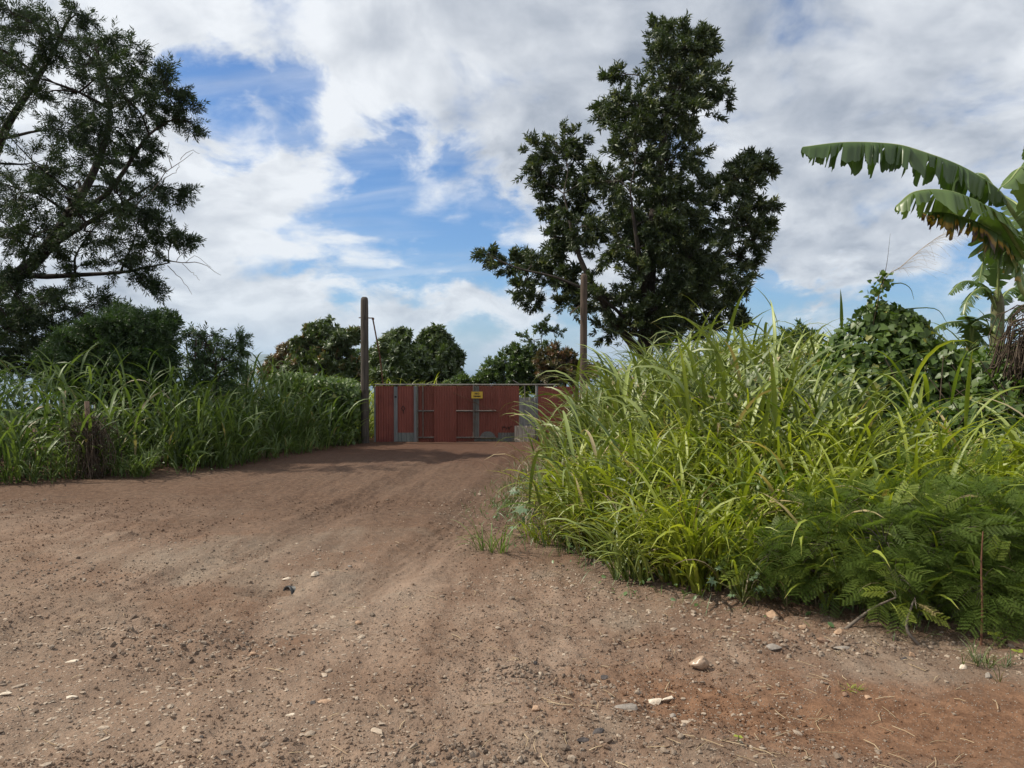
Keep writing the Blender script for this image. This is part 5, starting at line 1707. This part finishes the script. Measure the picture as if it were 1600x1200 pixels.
def banana_leaf(parent, pts, width, seed, hang=(1.2, 1.2), tears=0.6, wear=0.0, tone=0.4, rib=0.028, start=0.2, name='leaf', toward=None, tatter=0.25):
    rg = np.random.default_rng(seed)
    n = 60
    sp_ = spline(pts, n)
    seg = np.r_[0, np.cumsum(np.linalg.norm(np.diff(sp_, axis=0), axis=1))]; L = seg[-1]; u = seg / L
    def pos(s): return np.array([np.interp(s, u, sp_[:, i]) for i in range(3)])
    tan = nrm(np.gradient(sp_, axis=0))
    def tn(s): return nrm(np.array([np.interp(s, u, tan[:, i]) for i in range(3)]))
    mb = MB(); nv = 8
    fr = np.linspace(0, 1, nv)
    for k_, side in enumerate((-1, 1)):
        cuts = [start]
        while cuts[-1] < 0.985:
            cuts.append(cuts[-1] + (0.010 + 0.11 * rg.random() ** 2.2) * (1.35 - tears))
        cuts[-1] = 1.0
        ph = rg.random() * 50
        depth = [0.0] + [rg.uniform(0.25, 0.97) if rg.random() < 0.35 + 0.5 * tears else 0.0 for _ in cuts[1:-1]] + [0.0]   # how far each tear stays closed from the margin in
        for i in range(len(cuts) - 1):
            s0, s1 = cuts[i], cuts[i + 1]
            nc = max(3, int((s1 - s0) * L / 0.018) + 1)
            tilt_ = rg.normal() * 0.10 * (0.4 + tears)
            slant = rg.normal() * 0.32
            pinch = rg.uniform(0.05, 0.5)
            missing = rg.uniform(0.45, 0.8) if rg.random() < tatter * 0.4 else 1.0
            V, tv = [], []
            for c_ in range(nc):
                g = c_ / (nc - 1)
                ss = s0 + (s1 - s0) * g
                x = (ss - start) / (1 - start)
                w = width / 2 * min(1, (max(x, 0.0) / 0.16 + 0.06) ** 0.6) * max(0.0, 1 - max(0, (x - 0.66) / 0.35) ** 2.4) ** 0.6
                edge = 1 - tatter * float(vnoise(np.array(ss * 38 + ph), np.array(0.5), seed)) - tatter * 0.5 * rg.random()
                w = max(w, 0.012) * edge * missing * (1 + slant * (g - 0.5)) * (1 - 0.30 * pinch * abs(2 * g - 1) ** 2.5)
                T = tn(ss); hz = nrm(np.cross(T, [0, 0, 1.0])) * side
                p = pos(ss)
                V.append(p); tv.append(0)
                gc = (0.5 - g) * (s1 - s0) * L
                for q in range(1, nv):
                    f = fr[q]
                    ang = -0.35 + (h_ang(k_, hang) + 0.35 + tilt_) * min(1, f * 1.7) ** 0.75
                    dv = hz * math.cos(ang) + np.array([0, 0, -1.0]) * math.sin(ang) + T * 0.32 * (1 - 0.4 * f)
                    p = p + nrm(dv) * w / (nv - 1)
                    close = depth[i] if g < 0.5 else depth[i + 1]
                    op = max(0.0, f - (1 - close)) if close > 0.05 else 0.0
                    V.append(p + T * gc * op * pinch * 1.3); tv.append(f)
            ii = np.arange(nc - 1)[:, None] * nv + np.arange(nv - 1)[None]
            fcs = np.stack([ii, ii + 1, ii + nv + 1, ii + nv], -1).reshape(-1, 4)
            x = (s0 - start) / (1 - start)
            tval = np.array(tv) ** 1.3 * wear * (0.55 + 0.7 * x + rg.uniform(-.25, .35)) + 0.05
            mb.add(np.array(V), fcs, np.clip(tone + rg.normal() * .10, 0, 1), tval)
    lf = mb.build(name, M['banana'], parent)
    MB().tube(sp_, np.linspace(rib, 0.005, n), 7).build('midrib', M['midrib'], lf)
    return lf


def banana_near():
    D = 8.5
    base = np.array([5.95, 8.5, float(height(5.95, 8.5))])
    t = thing('banana_plant', base, 'nearest banana plant arching long torn leaves in from the right edge', 'banana plant')
    top = np.array([5.95, 8.5, 2.55])
    MB().tube(spline([base - [0, 0, .1], base * .5 + top * .5, top, top + [0, 0, .35]], 12), np.linspace(0.15, 0.07, 12), 14).build('stem', M['banana_stem'], t)
    q = lambda px, py, dd=0: P(px, py, D + dd)
    a = top + [-.03, -.02, -.1]
    banana_leaf(t, [a, q(1608, 370), q(1585, 335), q(1556, 296), q(1500, 261, -.1), q(1440, 238, -.2), q(1395, 226, -.2), q(1320, 223, -.3), q(1254, 230, -.3)], 0.86, 1, (1.42, 1.5), 0.66, 0.0, 0.06, 0.032, start=0.30, tatter=0.32)  # shaded underside put into the leaf colour by the low tone
    banana_leaf(t, [a + [0, -.05, -.1], q(1600, 400, -.3), q(1565, 345, -.4), q(1530, 318, -.5), q(1480, 299, -.6), q(1430, 300, -.7), q(1400, 322, -.7)], 0.78, 2, (1.05, 1.3), 0.45, 0.35, 0.72, 0.028, start=0.26, tatter=0.25)
    banana_leaf(t, [a + [-.02, -.06, -.35], q(1598, 455, -.3), q(1588, 415, -.3), q(1565, 375, -.35), q(1530, 350, -.4), q(1480, 333, -.45), q(1441, 332, -.5)], 0.66, 3, (1.35, 1.45), 0.8, 1.35, 0.35, 0.03, start=0.34, tatter=0.5)
    banana_leaf(t, [a, q(1612, 345, .5), q(1590, 320, .8), q(1560, 300, 1.0), q(1540, 275, 1.1), q(1528, 270, 1.2)], 0.5, 4, (0.5, 0.6), 0.5, 0.0, 0.35, 0.025)
    banana_leaf(t, [a, q(1600, 390, .6), q(1570, 350, .8), q(1548, 345, .9), q(1538, 400, 1.0), q(1530, 440, 1.0)], 0.55, 5, (0.35, 0.35), 0.85, 0.2, 0.35, 0.025, tatter=0.2)
    banana_leaf(t, [a, q(1618, 330, -.2), q(1606, 280, -.3), q(1596, 262, -.4), q(1578, 282, -.6), q(1565, 292, -.7)], 0.45, 6, (0.9, 0.9), 0.3, 0.0, 0.85, 0.025)
    banana_leaf(t, [a, q(1640, 300, -.2), q(1640, 180), q(1612, 235, .3), q(1600, 262, .3)], 0.5, 7, (0.9, 0.9), 0.4, 0.0, 0.7, 0.025)
    banana_leaf(t, [a, top + [.4, -.1, .7], top + [1.1, -.2, 1.2], top + [1.9, -.2, .9]], 0.6, 8, (1.1, 1.1), 0.5, 0.2, 0.4, 0.028)
    banana_leaf(t, [a, top + [.2, .4, .8], top + [.5, 1.0, 1.4], top + [.9, 1.7, 1.3]], 0.6, 9, (1.1, 1.1), 0.5, 0.2, 0.4, 0.028)
    # dry hanging leaves round the stem
    mb = MB(); rg = np.random.default_rng(3)
    for i in range(240):
        az = rg.uniform(2.2, 5.2)
        s = np.array([base[0] + .14 * math.cos(az), base[1] + .14 * math.sin(az), rg.uniform(1.55, 2.25)])
        out = np.array([math.cos(az), math.sin(az), 0]) * rg.uniform(.05, .42) + [-.10, -.03, 0]
        e = s + out + [0, 0, -rg.uniform(.15, .6)]
        mb.tube(spline([s, s + out * .7 + [0, 0, .02], e, e + rg.normal(size=3) * .06], 6), np.full(6, rg.uniform(.004, .010)), 3, cap=False)
    tag(mb.build('dry_leaf_skirt', M['dead'], t), 'tangle of brown dry leaves hanging round the stem')


banana_near()


def banana_far(px, D, stem_top, label, leaves, seed, w0=0.13, wt=0.08, mat_tone=0.4):
    b = P(px, 600, D); b[2] = float(height(b[0], D))
    t = thing('banana_plant', b, label, 'banana plant')
    top = P(px + 4, stem_top, D)
    MB().tube(spline([b - [0, 0, .1], (b + top) / 2, top, top + [0, 0, .35]], 10), np.r_[np.linspace(w0, wt, 7), wt * .8, wt * .5, .015], 12).build('stem', M['banana_stem'], t)
    for i, (pts, w, hang, tears, wear, tone) in enumerate(leaves):
        banana_leaf(t, [top - [0, 0, .12]] + [P(x, y, D + dd) for x, y, dd in pts], w, seed + i, (hang, hang), tears, wear, tone, 0.024, tatter=0.35)


banana_far(1555, 13.0, 480, 'tall banana plant behind, between the near one and the smallest', [
    ([(1540, 450, 0), (1520, 440, -.2), (1500, 442, -.4), (1484, 460, -.5)], 0.42, 0.9, 0.8, 0.1, 0.3),
    ([(1545, 455, -.2), (1528, 452, -.4), (1512, 468, -.6), (1506, 492, -.7)], 0.42, 0.9, 0.9, 0.1, 0.3),
    ([(1560, 420, -.2), (1562, 390, -.3), (1580, 380, -.4), (1600, 440, -.6), (1604, 470, -.6)], 0.75, 0.4, 0.35, 0.0, 0.75),
    ([(1556, 430, 0), (1548, 400, 0), (1544, 372, 0)], 0.40, 0.2, 0.3, 0.0, 0.8),
    ([(1570, 460, .2), (1590, 450, .3), (1606, 470, .3)], 0.5, 0.9, 0.7, 0.1, 0.25),
    ([(1572, 500, .2), (1590, 480, .2), (1612, 478, .2), (1625, 500, 0)], 0.45, 1.0, 0.8, 0.2, 0.25),
    ([(1552, 520, -.3), (1540, 508, -.5), (1528, 502, -.6), (1518, 508, -.7)], 0.35, 0.9, 0.5, 0.1, 0.3)], 50, 0.13, 0.10)
banana_far(1515, 13.0, 545, 'smallest banana plant, standing just right of the vine heap', [
    ([(1508, 510, 0), (1490, 503, -.1), (1462, 512, -.2), (1438, 540, -.3)], 0.36, 1.0, 0.75, 0.05, 0.25),
    ([(1508, 535, -.2), (1490, 533, -.3), (1470, 535, -.4), (1450, 545, -.5)], 0.28, 1.0, 0.9, 0.15, 0.2),
    ([(1515, 505, -.2), (1508, 495, -.3), (1520, 495, -.3)], 0.45, 0.3, 0.3, 0.0, 0.75),
    ([(1522, 510, -.2), (1535, 495, -.4), (1552, 492, -.5), (1560, 510, -.6)], 0.42, 0.6, 0.4, 0.1, 0.5),
    ([(1524, 540, -.2), (1535, 530, -.3), (1542, 545, -.4)], 0.3, 0.9, 0.6, 0.1, 0.3),
    ([(1505, 545, .2), (1490, 552, .2), (1478, 575, .2)], 0.3, 1.0, 0.9, 0.5, 0.2)], 70, 0.14, 0.10)
banana_far(1531, 12.6, 590, 'young unfurling banana shoot beside the smallest banana plant', [
    ([(1530, 565, 0), (1533, 545, 0), (1538, 540, 0)], 0.22, 0.3, 0.2, 0.0, 0.9),
    ([(1535, 575, 0), (1545, 550, 0), (1552, 548, 0)], 0.2, 0.6, 0.3, 0.0, 0.6)], 90, 0.05, 0.04)
